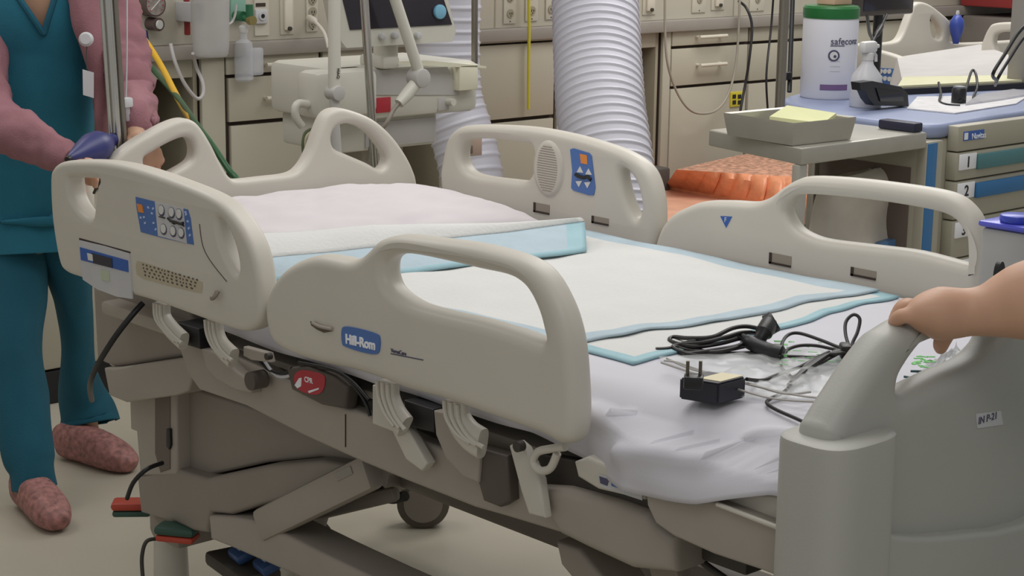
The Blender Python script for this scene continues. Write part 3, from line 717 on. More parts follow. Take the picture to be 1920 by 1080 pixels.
for k in range(4): arcpatch('text_line', va+.05, va+.4, q.z+.075+k*.013, q.z+.076+k*.013, R, M_LGREY, tb)
def disc(name, a, z, rr, R_, m):
    c = Vector((q.x+math.cos(a)*R_, q.y+math.sin(a)*R_, z)); n_ = Vector((math.cos(a), math.sin(a), 0)); return cyl(name, c-n_*.001, c+n_*.001, rr, m, tb, seg=28)
disc('logo_disc', va+.16, q.z+.116, .0150, R, M_INK); disc('logo_mark', va+.16, q.z+.116, .0105, R+.0006, M_WHITE); disc('logo_dot', va+.20, q.z+.114, .004, R+.0012, M_INK)
# small white/orange box on tub
tq = q+Vector((0, 0, h+.0265))
bm = bmesh.new(); tag(box('small_carton', tq+Vector((0, .01, .024)), (.06, .075, .048), mat('carton_peach', 'd9b49c', .6), None, .003), 'small peach carton resting on the green tub lid', 'box')
# spray bottle
q = PZ(1622, 200, zt)
t = thing('spray_bottle', q, 'white translucent spray bottle in front of the wipes tub', 'bottle')
lathe('bottle', q, [(.038, 0), (.041, .004), (.041, .055), (.037, .080), (.016, .108), (.014, .118)], mat('bottle_white', 'd6d6da', .3, alpha=.85), t)
lathe('collar', q+Vector((0, 0, .118)), [(.015, 0), (.015, .018), (.01, .02)], M_WHITE, t)
bm = bmesh.new(); bm_box(bm, q+Vector((-.0, .0, .151)), (.024, .055, .03), .008); bm_box(bm, q+Vector((-.0, .033, .152)), (.01, .02, .01), .003)
bm_tube(bm, [q+Vector((0, .02, .141)), q+Vector((0, .034, .128)), q+Vector((0, .035, .113))], .004, 8); finish(bm, 'spray_head', M_WHITE, t)
# black pouch / monitor clip
t = thing('black_pouch', PZ(1660, 200, zt), 'black glossy flat case leaning at the cart edge', 'case')
X_ = PZ(1680, 203, zt); xx = X_.x
p_ = [PX(1612, 155, xx), PX(1636, 152, xx), PX(1690, 163, xx), PX(1702, 175, xx), PX(1704, 200, xx), PX(1640, 198, xx), PX(1630, 186, xx), PX(1622, 168, xx), PX(1614, 170, xx)]
p_ = [Vector((a.x, a.y, max(a.z, zt+.001))) for a in p_]
poly('shell', p_, M_BLACK, t, .03, (-1, .1, 0))
poly('gloss_panel', [PX(1642, 165, xx+.001), PX(1690, 172, xx+.001), PX(1694, 190, xx+.001), PX(1650, 190, xx+.001)], mat('gloss_black', '1a1a20', .08), t, .002, (1, 0, 0))
# folder stack with metal edge
q = PZ(1800, 175, zt)
t = thing('clipboard_stack', (q.x, q.y, zt), 'cream topped folder on a flat black board lying across the cart top', 'folder')
f4 = [PZ(1690, 178, zt), PZ(1930, 166, zt), PZ(1935, 156, zt), PZ(1700, 160, zt)]
poly('black_board', f4, M_BLACK, t, .016, (0, 0, 1))
poly('cream_paper', [v+Vector((-.02, .01, .0165)) for v in f4], mat('paper_cream', 'd9d7b4', .8), t, .006, (0, 0, 1))
tag(poly('loose_papers', [PZ(1700, 205, zt), PZ(1790, 214, zt), PZ(1905, 196, zt), PZ(1930, 180, zt), PZ(1720, 183, zt)], mat('paper_white', 'd4d3d4', .7, var=.1, scale=30), None, .003, (0, 0, 1)), 'loose white papers and film spread on the front of the blue cart top', 'paper')
# cup, cables
q = PZ(1797, 195, zt)
t = thing('small_black_cup', q, 'small black cylindrical sensor puck standing on the cart', 'device')
lathe('body', q, [(.017, 0), (.019, .003), (.019, .038), (.016, .042)], M_BLACK, t)
lathe('cap', q+Vector((0, 0, .042)), [(.0165, 0), (.0165, .004), (.01, .006)], mat('cap_grey', '6d7078', .4), t)
tag(tube('monitor_cable', [PZ(1800, 190, zt+.01), PZ(1810, 170, zt+.03), PZ(1822, 133, zt+.06), PZ(1830, 140, zt+.05), PZ(1832, 165, zt+.02), PZ(1825, 185, zt+.004), PZ(1840, 192, zt+.004)], .0035, M_BLACK, None), 'thin black looped cable rising behind the sensor puck', 'cable')
tag(tube('monitor_cable', [PZ(1760, 155, zt+.03), PZ(1764, 175, zt+.012), PZ(1762, 190, zt+.004), PZ(1775, 196, zt+.004), PZ(1800, 198, zt+.004)], .0035, M_BLACK, None), 'short black cable lying left of the sensor puck', 'cable')
tag(tube('monitor_cable', [PX(1960, 20, .1), PX(1915, 55, .1), PX(1885, 100, .1), PX(1862, 138, .1), PX(1868, 150, .05)], .0045, M_BLACK, None), 'pair-like black cable coming from the upper right onto the cart', 'cable')
tag(tube('monitor_cable', [PX(1970, 40, .05), PX(1925, 65, .05), PX(1890, 115, .05), PX(1872, 145, .05), PX(1866, 160, .0)], .004, M_BLACK, None), 'second black cable just right of the one from the upper right', 'cable')
# bag of clear tubing on cart
tag(poly('clear_wrapper', [PZ(1810, 200, zt), PZ(1880, 190, zt), PZ(1950, 178, zt), PZ(1900, 172, zt), PZ(1835, 182, zt)], mat('wrapper', 'd4d4dc', .2, alpha=.8), None, .008, (0, 0, 1)), 'clear wrapper lying at the front edge of the cart top', 'wrapper')
# poles around the cart
bp_ = PZ(1461, 222, zsf); bp_.z = zsf+.0008
t = thing('iv_pole', bp_, 'grey upright pole rising behind the steel tray, left of the wipes tub', 'iv pole')
cyl('pole', bp_+Vector((0, 0, .01)), bp_+Vector((0, 0, .75)), .0125, M_AGED, t)
lathe('foot', bp_, [(.026, 0), (.026, .008), (.014, .02)], M_FRAME2, t)
cp_ = PZ(1910, 163, .95)
boxr('accessory_column', (cp_.x-.03, cp_.y-.022, .951), (cp_.x+.03, cp_.y+.03, 1.35), mat('column_grey', '8d8983', .5), ct, .008)
bp_ = PX(1486, 0, -.62)
bb_ = PX(1480, 172, -.52)
t = thing('black_rod', (bb_.x, bb_.y, bb_.z), 'slim black rod with a clip standing at the cart corner', 'rod')
cyl('rod', bb_, bp_+(bp_-bb_)*.5, .0065, M_BLACK, t)
q = PX(1474, 142, -.53); box('clip', q, (.02, .03, .02), M_BLACK, t, .003)
# monitor at top behind the tub
q = PX(1660, 10, -.75)
t = thing('wall_monitor', (q.x, q.y, .98), 'dark monitor on a stand at the top edge behind the wipes tub', 'monitor')
ya, yb = PX(1612, 0, -.75).y, PX(1715, 0, -.75).y
boxr('screen_case', (-.80, ya, PX(1640, 30, -.75).z), (-.75, yb, 1.65), mat('monitor_grey', '4a4440', .4), t, .008)
boxr('screen', (-.7505, ya+.02, PX(1640, 20, -.75).z), (-.7475, yb-.02, 1.62), mat('screen_glass', '2c2830'), t, .001)
cyl('stand', (-.78, (ya+yb)/2, 0), (-.78, (ya+yb)/2, 1.3), .015, M_BLACK, t)
tag(tube('hanging_cable', [PX(1626, 30, -.7), PX(1630, 60, -.6), PX(1636, 75, -.55), PX(1632, 95, -.5)], .005, M_BLACK, None), 'black cable dangling from the monitor beside the tub', 'cable')
tag(tube('hanging_cable', [PX(1662, 28, -.6), PX(1652, 50, -.55), PX(1640, 72, -.52), PX(1628, 95, -.5)], [.004]*5+[.008]*4+[.004]*7, M_BLACK, None), 'black cable with a thick connector dangling right of the tub', 'cable')

# ================================================================== MAIN BED
BL = (.3, 0, 0)
bed = thing('hospital_bed', BL, 'large cream adjustable hospital bed in the foreground with four side rails', 'bed')
YN, YF = -.505, .465
def yn(l): return PYs(l, YN)
def yf(l): return PYs(l, YF)
UX = Vector((1, 0, 0)); UY = Vector((0, 1, 0)); UZ = Vector((0, 0, 1)); NY_ = (0, -1, 0)
# --- near head rail
head_out = [(92, 335), (97, 315), (112, 304), (140, 301), (185, 302), (230, 309), (280, 323), (330, 341), (380, 361), (412, 380), (437, 406), (458, 438), (474, 476), (483, 520), (487, 560), (488, 590), (480, 611), (462, 622), (440, 620), (400, 607), (340, 585), (287, 566), (250, 555), (200, 540), (150, 522), (123, 512), (110, 495), (100, 445), (94, 395)]
slot_l = [(126, 338), (130, 334), (150, 334), (172, 335), (184, 338), (180, 352), (176, 380), (173, 405), (167, 409), (155, 403), (142, 390), (131, 370), (127, 352)]
slot_r = [(405, 414), (412, 412), (422, 424), (432, 445), (440, 468), (445, 496), (444, 512), (438, 510), (428, 494), (416, 468), (408, 440)]
r1 = plate('side_rail', yn(head_out), [yn(slot_l), yn(slot_r)], 'Y', .042, .012, M_RAIL, bed, outward=-1)
def onrail(l, v=YN-.0003): return [PY(x, y, v) for x, y in l]
ply = lambda n, l, m, p, h=.0012, v=YN, sm=0: poly(n, [PY(x, y, v+.0002) for x, y in l], m, p, h, NY_, sm)
cp = ply('control_panel', [(255, 369), (353, 393), (358, 410), (364, 459), (310, 447), (265, 435), (257, 390)], M_BLUE, r1)
cp['label'] = 'blue control panel with silver round keys'
kp = ply('key_pad', [(292, 378), (345, 391), (352, 456), (298, 442)], M_LGREY, r1, .002)
ply('nurse_key', [(259, 382), (268, 384), (271, 399), (262, 397)], M_ORANGE, r1, .003)
bm = bmesh.new(); bd = bmesh.new(); bl_ = bmesh.new()
for px, py in ((303, 395), (322, 399), (336, 402), (307, 430), (325, 434), (340, 437)):
    c = PY(px, py, YN-.002); 
    bm_tube(bd, [c, c+Vector((0, -.0012, 0))], .0098, 20); bm_tube(bm, [c+Vector((.0012, -.001, .0015)), c+Vector((.0012, -.0026, .0015))], .0078, 20)
finish(bd, 'key_ring', M_INK, r1); finish(bm, 'key', M_WHITE, r1)
bm = bmesh.new()
bm_tube(bm, [PY(x, y, YN-.003) for x, y in ((298, 406), (309, 409))], .0012, 6)
bm_tube(bm, [PY(x, y, YN-.003) for x, y in ((315, 409), (321, 415), (330, 417), (338, 420), (344, 418))], .0025, 8)
bm_tube(bm, [PY(x, y, YN-.003) for x, y in ((318, 414), (326, 420), (334, 418), (345, 424))], .0012, 6)
finish(bm, 'bed_symbol', M_BLACK, r1)
bm = bmesh.new()
for px, py in ((270, 407), (272, 418), (278, 389), (287, 391), (285, 400), (288, 418), (292, 430), (264, 408), (349, 402), (352, 415), (354, 428), (356, 441), (348, 398)):
    c = PY(px, py, YN-.001); bm_box(bm, c, (.006, .001, .0035), 0, Matrix.Rotation(random.uniform(-.6, .6), 3, 'Y'))
finish(bm, 'small_symbol', mat('symbol_pale', 'b5c4e6', .5), r1)
# scale display
sd = ply('scale_display', [(150, 450), (197, 461), (244, 475), (247, 515), (250, 560), (222, 556), (185, 542), (158, 524), (152, 490)], M_LGREY, r1, .003)
ply('display_stripe', [(153, 463), (243, 488), (244, 510), (155, 487)], M_BLUE2, r1, .004)
ply('display_window', [(176, 474), (214, 484), (215, 502), (179, 493)], mat('display_dark', '2b2a3a', .2), r1, .005)
ply('display_icon', [(168, 474), (178, 477), (179, 489), (170, 487)], M_WHITE, r1, .0055)
ply('display_shadow_gap', [(149, 446), (245, 472), (245, 475), (149, 450)], M_GAP, r1, .0008)
ply('display_tag', [(192, 505), (208, 508), (209, 527), (194, 524)], mat('tag_pale_green', 'b7bfa8', .5), r1, .0045)
# warning pill text
wl = ply('warning_label', [(257, 491), (270, 492), (368, 524), (380, 532), (379, 546), (368, 548), (270, 523), (256, 507)], mat('label_sand', 'b6ab95', .5), r1, .0008, sm=2)
bm = bmesh.new()
rnd = random.Random(3)
for k in range(4):
    x = 266+k; 
    while x < 372-k*3:
        wv = rnd.uniform(3, 8); yy = 495+k*6.3+(x-262)*.285
        bm_box(bm, PY(x+wv/2, yy, YN-.0012), (wv*.00078, .0006, .0024), 0, Matrix.Rotation(.10, 3, 'Y')); x += wv+1.8
finish(bm, 'warning_lettering', mat('ink_brown', '4d443a', .6), r1)
q = PY(408, 549, YN); 
tube('rail_hook', [q+Vector((-.006, -.002, .0)), q+Vector((.0, -.012, -.008)), q+Vector((.010, -.013, -.004)), q+Vector((.012, -.006, .006))], .0035, mat('hook_steel', '8d857a', .35, .4), r1)
tube('slot_lip', [PY(x, y, YN-.0005) for x, y in ((374, 420), (380, 460), (395, 490), (425, 528))], .0007, M_DARK, r1, seg=6)
# --- near foot rail
foot_out = [(492, 583), (495, 560), (503, 538), (520, 513), (540, 497), (563, 486), (590, 480), (620, 484), (647, 489), (667, 484), (684, 470), (701, 453), (723, 445), (747, 443), (790, 448), (867, 458), (913, 468), (960, 482), (990, 497), (1013, 520), (1033, 553), (1050, 593), (1062, 640), (1068, 690), (1072, 760), (1071, 808), (1062, 832), (1042, 834), (1012, 818), (960, 799), (908, 780), (832, 753), (755, 731), (695, 708), (644, 693), (593, 682), (540, 665), (508, 645), (496, 615)]
foot_hole = [(713, 507), (716, 492), (727, 482), (743, 478), (773, 480), (840, 494), (890, 506), (940, 517), (969, 532), (987, 553), (1003, 587), (1012, 620), (1015, 637), (1006, 641), (957, 623), (890, 603), (823, 588), (773, 574), (742, 557), (723, 540), (715, 523)]
r2 = plate('side_rail', yn(foot_out), [yn(foot_hole)], 'Y', .048, .018, M_RAIL, bed, outward=-1)
bd_ = ply('name_badge', [(642, 620), (648, 612), (675, 616), (708, 626), (714, 636), (713, 656), (706, 664), (680, 660), (650, 650), (643, 643)], M_BLUE, r2, .002, sm=3)
a = PY(648, 643, YN-.0025); b = PY(708, 657, YN-.0025)
text('lettering', 'Hill-Rom', a, b-a, UZ, .0205, M_TXTW, bd_, bold=.0007)
a = PY(733, 660, YN-.0006); b = PY(766, 668, YN-.0006); text('model_lettering', 'VersaCare', a, b-a, UZ, .0085, M_INK, r2)
ply('underline_strip', [(733, 662), (794, 674), (794, 676), (733, 664)], M_INK, r2, .0008)
ply('latch_recess', [(582, 602), (590, 604), (600, 611), (622, 615), (624, 621), (608, 624), (595, 618), (584, 610)], mat('recess_brown', '5f544b', .6), r2, .0008)
tube('latch_lever', [PY(x, y, YN-.004) for x, y in ((586, 605), (600, 612), (622, 617))], .0028, M_FRAME, r2)
# --- far rails
fh_out = [(822, 335), (827, 293), (836, 259), (857, 239), (893, 235), (944, 236), (996, 240), (1047, 249), (1099, 262), (1151, 279), (1185, 296), (1208, 317), (1221, 345), (1228, 381), (1229, 420), (1226, 449), (1218, 475), (1200, 490), (1100, 470), (1000, 440), (900, 405), (835, 375)]
fh_hole = [(859, 290), (863, 270), (874, 262), (918, 261), (970, 268), (992, 273), (998, 292), (997, 315), (990, 333), (978, 340), (944, 337), (905, 332), (879, 325), (864, 311)]
fh_slot = [(1160, 318), (1168, 317), (1180, 328), (1190, 345), (1196, 365), (1199, 390), (1195, 407), (1187, 409), (1176, 390), (1166, 362), (1160, 335)]
r3 = plate('side_rail', yf(fh_out), [yf(fh_hole), yf(fh_slot)], 'Y', .045, .0165, M_RAIL, bed, outward=-1)
plf = lambda n, l, m, p, h=.0012, sm=0: poly(n, [PY(x, y, YF+.0002) for x, y in l], m, p, h, NY_, sm)
plf('control_panel', [(1070, 280), (1076, 278), (1106, 287), (1110, 292), (1117, 352), (1114, 366), (1105, 366), (1076, 357), (1072, 352), (1074, 320)], M_BLUE, r3, .002, 0)
plf('nurse_key', [(1089, 288), (1102, 291), (1103, 308), (1091, 306)], M_ORANGE, r3, .003)
bm = bmesh.new()
for cx, cy, s in ((1087, 318, 1), (1103, 322, 1), (1085, 345, -1), (1101, 347, -1)):
    a, b, c = PY(cx, cy-6*s, YF-.003), PY(cx-6, cy+5*s, YF-.003), PY(cx+6, cy+6*s, YF-.003)
    vv = [bm.verts.new(p) for p in (a, b, c)]+[bm.verts.new(p+Vector((0, .002, 0))) for p in (a, b, c)]
    bm.faces.new(vv[:3]); bm.faces.new(vv[3:])
    for i in range(3): bm.faces.new((vv[i], vv[(i+1) % 3], vv[3+(i+1) % 3], vv[3+i]))
finish(bm, 'arrow_key', M_WHITE, r3)
bm = bmesh.new(); bm_tube(bm, [PY(x, y, YF-.003) for x, y in ((1079, 327), (1086, 331), (1094, 333), (1101, 331), (1108, 337))], .004, 8); finish(bm, 'bed_symbol', M_BLACK, r3)
# speaker grille
gc = PY(1029, 316, YF); bm = bmesh.new(); bm_loft(bm, [(gc+Vector((0, .002, 0)), .047, .062), (gc-Vector((0, .003, 0)), .044, .058), (gc-Vector((0, .005, 0)), .036, .050)], 32, UX)
sg = finish(bm, 'speaker_grille', M_RAIL, r3, 60)
bm = bmesh.new()
for k in range(-9, 10):
    z = k*.0052; hw_ = .031*math.sqrt(max(0, 1-(z/.052)**2))
    if hw_ > .004: bm_box(bm, gc+Vector((0, -.0052, z)), (hw_*2, .0008, .0014))
finish(bm, 'grille_slot', mat('grille_grey', '8a8275', .6), sg)
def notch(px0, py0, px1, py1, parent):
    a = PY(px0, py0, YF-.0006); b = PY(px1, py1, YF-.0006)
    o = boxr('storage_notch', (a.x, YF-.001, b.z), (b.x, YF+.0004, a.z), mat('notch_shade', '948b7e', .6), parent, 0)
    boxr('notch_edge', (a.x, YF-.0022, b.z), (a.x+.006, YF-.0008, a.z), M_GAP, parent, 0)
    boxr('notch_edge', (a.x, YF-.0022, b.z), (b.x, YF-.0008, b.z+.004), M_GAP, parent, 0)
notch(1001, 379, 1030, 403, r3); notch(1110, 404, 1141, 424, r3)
ff_out = [(1224, 475), (1226, 452), (1237, 425), (1255, 404), (1280, 390), (1313, 379), (1363, 378), (1407, 380), (1437, 371), (1460, 354), (1487, 338), (1513, 332), (1580, 335), (1663, 344), (1747, 357), (1787, 370), (1813, 392), (1828, 420), (1833, 467), (1832, 520), (1828, 556), (1810, 585), (1700, 570), (1500, 530), (1350, 498), (1250, 490)]
ff_hole = [(1468, 390), (1477, 373), (1497, 366), (1547, 368), (1647, 379), (1730, 393), (1770, 404), (1792, 421), (1807, 447), (1815, 473), (1812, 492), (1800, 495), (1713, 473), (1630, 462), (1547, 452), (1513, 443), (1487, 428), (1472, 407)]
r4 = plate('side_rail', yf(ff_out), [yf(ff_hole)], 'Y', .046, .0175, M_RAIL, bed, outward=-1)
tri = plf('triangle_badge', [(1351, 405), (1373, 406), (1362, 427)], M_BLUE2, r4)
a = PY(1358, 416, YF-.0012); text('lettering', 'F', a, UX, UZ, .013, M_WHITE, tri)
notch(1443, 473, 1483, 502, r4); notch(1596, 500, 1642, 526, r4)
# --- headboard
HX = -.60
hb_out = [(205, 330), (213, 302), (253, 268), (287, 248), (320, 231), (347, 223), (367, 228), (383, 245), (400, 273), (417, 307), (433, 332), (450, 338), (500, 333), (547, 327), (568, 314), (585, 287), (600, 247), (615, 215), (635, 204), (660, 207), (700, 223), (733, 250), (760, 285), (777, 318), (785, 350), (790, 430), (700, 520), (500, 540), (300, 520), (205, 420)]
hb_h1 = [(272, 300), (287, 287), (320, 268), (347, 258), (361, 263), (367, 283), (361, 302), (333, 320), (300, 334), (282, 326)]
hb_h2 = [(624, 262), (628, 245), (640, 235), (663, 233), (693, 246), (715, 270), (728, 293), (726, 311), (713, 318), (690, 306), (653, 290), (630, 279)]
plate('headboard', PXs(hb_out, HX), [PXs(hb_h1, HX), PXs(hb_h2, HX)], 'X', .042, .0125, M_RAIL, bed)
# --- footboard
FX = 1.30
def fx(l): return [PX(x, y, FX) for x, y in l]
b0 = PX(1540, 1000, FX)
fb_out = [PX(x, y, FX) for x, y in ((1556, 836), (1572, 791), (1606, 736), (1639, 686), (1672, 643), (1694, 626), (1740, 601), (1830, 578), (1930, 560), (2050, 560))]
ye = fb_out[-1].y
fb_out += [Vector((FX, .1, .935)), Vector((FX, .22, .955)), Vector((FX, .34, .93)), Vector((FX, .42, .86)), Vector((FX, .45, .78)), Vector((FX, .46, .5)), Vector((FX, .44, .34)), Vector((FX, -.44, .34)), Vector((FX, -.485, .42)), Vector((FX, -.495, .7))]
hole1 = fx([(1694, 735), (1694, 719), (1700, 702), (1722, 669), (1744, 647), (1790, 625), (1850, 604), (1880, 612), (1885, 636), (1870, 658), (1844, 680), (1789, 704), (1733, 731), (1706, 742)])
hole2 = [Vector((FX, y, z)) for y, z in ((.16, .90), (.24, .915), (.32, .895), (.37, .845), (.36, .815), (.28, .835), (.19, .865))]
fb = plate('footboard', fb_out, [hole1, hole2], 'X', .06, .024, M_FOOT, bed)
fb['label'] = 'grey-beige footboard'
# outer corner sleeve with lip, and lower raised panel
a = PX(1541, 850, FX+.02); b = PX(1698, 846, FX+.03)
zl = a.z
bm = bmesh.new()
cy0, cy1 = -.515, PX(1700, 846, FX+.03).y
def sleeve(z, grow=0): return (Vector((FX-.02, (cy0+cy1)/2, z)), (cy1-cy0)/2+grow, .055+grow)
bm_loft(bm, [sleeve(.32, -.01), sleeve(.33), sleeve(.5), sleeve(zl-.008), sleeve(zl-.002, -.001), sleeve(zl, -.005)], 40, UY, .62)
finish(bm, 'corner_sleeve', M_FOOT, fb, 50)
bm = bmesh.new(); c1 = .515; bm_loft(bm, [(Vector((FX-.02, c1-.09, z)), .09+g, .055+g) for z, g in ((.32, -.01), (.33, 0), (.5, 0), (zl-.004, 0), (zl, -.005))], 40, UY, .62)
finish(bm, 'corner_sleeve', M_FOOT, fb, 50)
lp = [PX(1655, 1000, FX+.02), PX(1690, 1006, FX+.02), PX(1750, 1008, FX+.02), PX(1830, 1000, FX+.02), PX(1920, 985, FX+.02)]
lp += [Vector((FX+.02, .15, lp[-1].z+.012)), Vector((FX+.02, .3, lp[-1].z+.01)), Vector((FX+.02, .40, lp[-1].z)), Vector((FX+.02, .40, .36)), Vector((FX+.02, -.42, .36)), Vector((FX+.02, -.42, lp[0].z))]
plate('lower_panel', lp, [], 'X', .05, .008, M_FOOT, fb, sm=2)
a = PX(1832, 800, FX+.0006); b = PX(1878, 792, FX+.0006)
st_ = poly('sticker', [PX(1829, 776, FX), PX(1876, 770, FX), PX(1880, 796, FX), PX(1832, 803, FX)], mat('sticker_white', 'c9c9cb', .5), fb, .0008, (1, 0, 0))
text('sticker_lettering', 'IN P-21', PX(1834, 796, FX+.001), UY, UZ, .014, M_INK, st_)

# --- frame (near side traced on Y = -.45)
YB = -.45
def prism(name, l, y, th, m, parent=bed, bev=.006, sm=0): return plate(name, PYs(l, y), [], 'Y', th, bev, m, parent, sm=sm, outward=-1)
sb = prism('side_beam', [(330, 640), (350, 628), (420, 660), (520, 705), (640, 760), (700, 785), (800, 830), (1000, 905), (1090, 938), (1095, 1012), (1049, 1000), (943, 968), (887, 952), (760, 902), (674, 866), (568, 818), (460, 762), (372, 732), (350, 700)], -.43, .04, M_FRAME, bev=.008)
bm = bmesh.new()
for px, py0, py1 in ((648, 777, 838),): bm_tube(bm, [PY(px, py0, -.4305), PY(px, py1, -.4305)], .0012, 6)
finish(bm, 'beam_seam', M_GAP, sb)
boxr('far_beam', (-.4, .39, .58), (1.2, .43, .655), M_FRAME, bed, .008)
boxr('deck_frame', (-.56, -.40, .645), (1.24, .40, .672), M_FRAME, bed, .008)
boxr('cross_member', (-.2, -.39, .585), (-.12, .39, .64), M_DARK, bed, .004)
boxr('cross_member', (.42, -.39, .585), (.50, .39, .64), M_DARK, bed, .004)
boxr('cross_member', (1.02, -.39, .585), (1.1, .39, .64), M_DARK, bed, .004)
boxr('mechanism_tray', (-.15, -.405, .60), (.55, -.2, .66), M_DARK, bed, .006)
# foot end side covers
prism('foot_side_cover', [(1208, 905), (1345, 940), (1430, 972), (1522, 1004), (1528, 1075), (1530, 1110), (1422, 1068), (1338, 1040), (1262, 1006), (1228, 982), (1212, 948)], -.47, .03, M_FRAME, bev=.005)
tube('cover_trim', [PY(x, y, -.475) for x, y in ((1345, 945), (1430, 978), (1500, 1004), (1522, 1003))], .0035, M_RAIL, bed)
prism('deck_edge', [(1075, 866), (1100, 856), (1210, 900), (1360, 920), (1540, 935), (1545, 1000), (1520, 1003), (1345, 942), (1208, 908), (1206, 938), (1120, 918), (1082, 895)], -.455, .05, M_RAIL, bev=.006)
le = poly('edge_label', [PY(x, y, -.4553) for x, y in ((1121, 888), (1204, 912), (1205, 938), (1126, 912))], M_LGREY, bed, .001, NY_)
poly('edge_label_icon', [PY(x, y, -.4565) for x, y in ((1124, 893), (1142, 899), (1139, 911), (1126, 906))], M_INK, le, .0006, NY_)
poly('edge_label_text', [PY(x, y, -.4565) for x, y in ((1146, 904), (1172, 912), (1172, 919), (1147, 911))], M_BLUE, le, .0006, NY_)
prism('foot_gear_housing', [(1008, 912), (1060, 915), (1150, 940), (1212, 962), (1228, 985), (1262, 1008), (1262, 1076), (1180, 1068), (1098, 1030), (1046, 1004), (1016, 960)], -.445, .22, M_FRAME, bev=.016)
prism('housing_leg', [(1040, 1015), (1085, 1030), (1130, 1085), (1150, 1120), (1100, 1120), (1050, 1060)], -.40, .08, M_FRAME2, bev=.008)
prism('deck_shade_fill', [(1000, 850), (1100, 868), (1215, 915), (1215, 975), (1100, 935), (1000, 905)], -.428, .02, M_DARK, bev=.003)  # added dark sheet: closes the gap, stands for shadow below the edge label
tube('loom', [PY(x, y, -.38) for x, y in ((1290, 1012), (1300, 1035), (1322, 1058), (1360, 1085))], .005, M_DARK, bed)
# rail mounts: black boxes, ribbed arms, links
def ribbed_arm(l0, w_, y=-.47, n=3):
    """curved arm with raised ribs that carries a rail; l0 = centreline pixels"""
    pts = catmull([tuple(PY(x, yy, y)) for x, yy in l0], 5, False)
    bm = bmesh.new(); bm_loft(bm, [(Vector(p), w_, .010) for p in pts], 16, UX, .6)
    o = finish(bm, 'rail_arm', M_RAIL, bed, 60)
    bm = bmesh.new()
    for k in range(n):
        dx = (k-(n-1)/2)*w_*.62
        bm_tube(bm, [Vector(p)+Vector((dx, -.011, 0)) for p in pts], .0035, 8)
    finish(bm, 'rib', M_RAIL, o)
ribbed_arm([(305, 568), (307, 595), (322, 618), (345, 640)], .017)
ribbed_arm([(402, 600), (405, 625), (416, 650), (438, 672)], .019)
ribbed_arm([(728, 715), (730, 745), (742, 775), (760, 800)], .021)
ribbed_arm([(856, 752), (860, 785), (880, 815), (905, 832)], .024)
prism('rail_mount_box', [(330, 604), (372, 617), (374, 655), (332, 642)], -.455, .06, M_BLACK, bev=.003)
prism('rail_mount_box', [(757, 750), (812, 768), (814, 812), (760, 798)], -.452, .06, M_BLACK, bev=.003)
prism('rail_mount_plate', [(697, 722), (718, 722), (738, 790), (760, 800), (800, 870), (790, 884), (760, 862), (735, 810), (697, 795)], -.456, .02, M_RAIL, bev=.004)
prism('rail_mount_plate', [(812, 770), (836, 775), (850, 820), (900, 850), (895, 905), (868, 895), (835, 860), (816, 815)], -.456, .02, M_FRAME, bev=.004)
prism('rail_mount_plate', [(376, 655), (412, 662), (440, 695), (470, 716), (470, 738), (440, 732), (405, 712), (385, 690)], -.452, .025, M_FRAME, bev=.005)
prism('lower_shroud', [(890, 838), (950, 855), (955, 940), (935, 952), (905, 940), (895, 905)], -.45, .03, mat('shroud_dark', '544c45', .5), bev=.006)
lk = prism('link_arm', [(953, 836), (968, 828), (982, 840), (1010, 900), (1020, 972), (990, 965), (975, 920)], -.468, .018, M_RAIL, bev=.005)
q = PY(968, 838, -.486); cyl('pivot_bolt', q, q+Vector((0, .012, 0)), .008, M_DARK, lk, seg=14)
tube('release_loop', [PY(x, y, -.475) for x, y in ((1060, 838), (1030, 842), (1008, 848), (1000, 866), (1012, 882), (1032, 878), (1045, 850))], .006, M_RAIL, bed)
lk = prism('link_arm', [(455, 650), (500, 662), (505, 680), (470, 676), (455, 668)], -.46, .015, M_FRAME, bev=.004)
q = PY(499, 669, -.478); cyl('pivot_bolt', q, q+Vector((0, .01, 0)), .006, M_DARK, lk, seg=14)
q = PY(468, 715, -.47); cyl('pivot_roller', q, q+Vector((0, .03, 0)), .016, mat('shroud_dark', '544c45'), bed, seg=20)
# CPR handle with red label
ch = prism('emergency_release_handle', [(535, 690), (575, 685), (625, 705), (650, 725), (645, 768), (600, 760), (545, 732)], -.445, .03, mat('shroud_dark', '544c45'), bev=.008)
ch['label'] = 'dark release handle with red label'
rd = poly('red_label', [PY(x, y, -.4453) for x, y in ((552, 706), (566, 694), (600, 700), (610, 710), (606, 732), (590, 740), (560, 730))], mat('label_red', 'b5333f'), ch, .001, NY_, 3)
a = PY(571, 715, -.4465); b = PY(602, 724, -.4465)
# lettering is a sub-part of the handle so it stays two levels deep
text('lettering', 'CPR', a, b-a, UZ, .0125, M_TXTW, ch, bold=.0003)
ply('label_arrow', [(553, 722), (561, 709), (566, 708), (565, 724), (558, 728)], M_TXTW, ch, .0008, -.4468)
ply('label_arrow', [(578, 733), (598, 727), (598, 730), (580, 737)], M_TXTW, ch, .0008, -.4468)
for l in ([(470, 655), (500, 690), (530, 700), (548, 690)], [(490, 668), (520, 705), (560, 700)], [(600, 690), (640, 700), (680, 745), (694, 780)], [(560, 680), (620, 692), (660, 715), (692, 750)]):
    tube('control_cable', [PY(x, y, -.44) for x, y in l], .003, M_BLACK if l[0][0] != 490 else M_LGREY, bed)
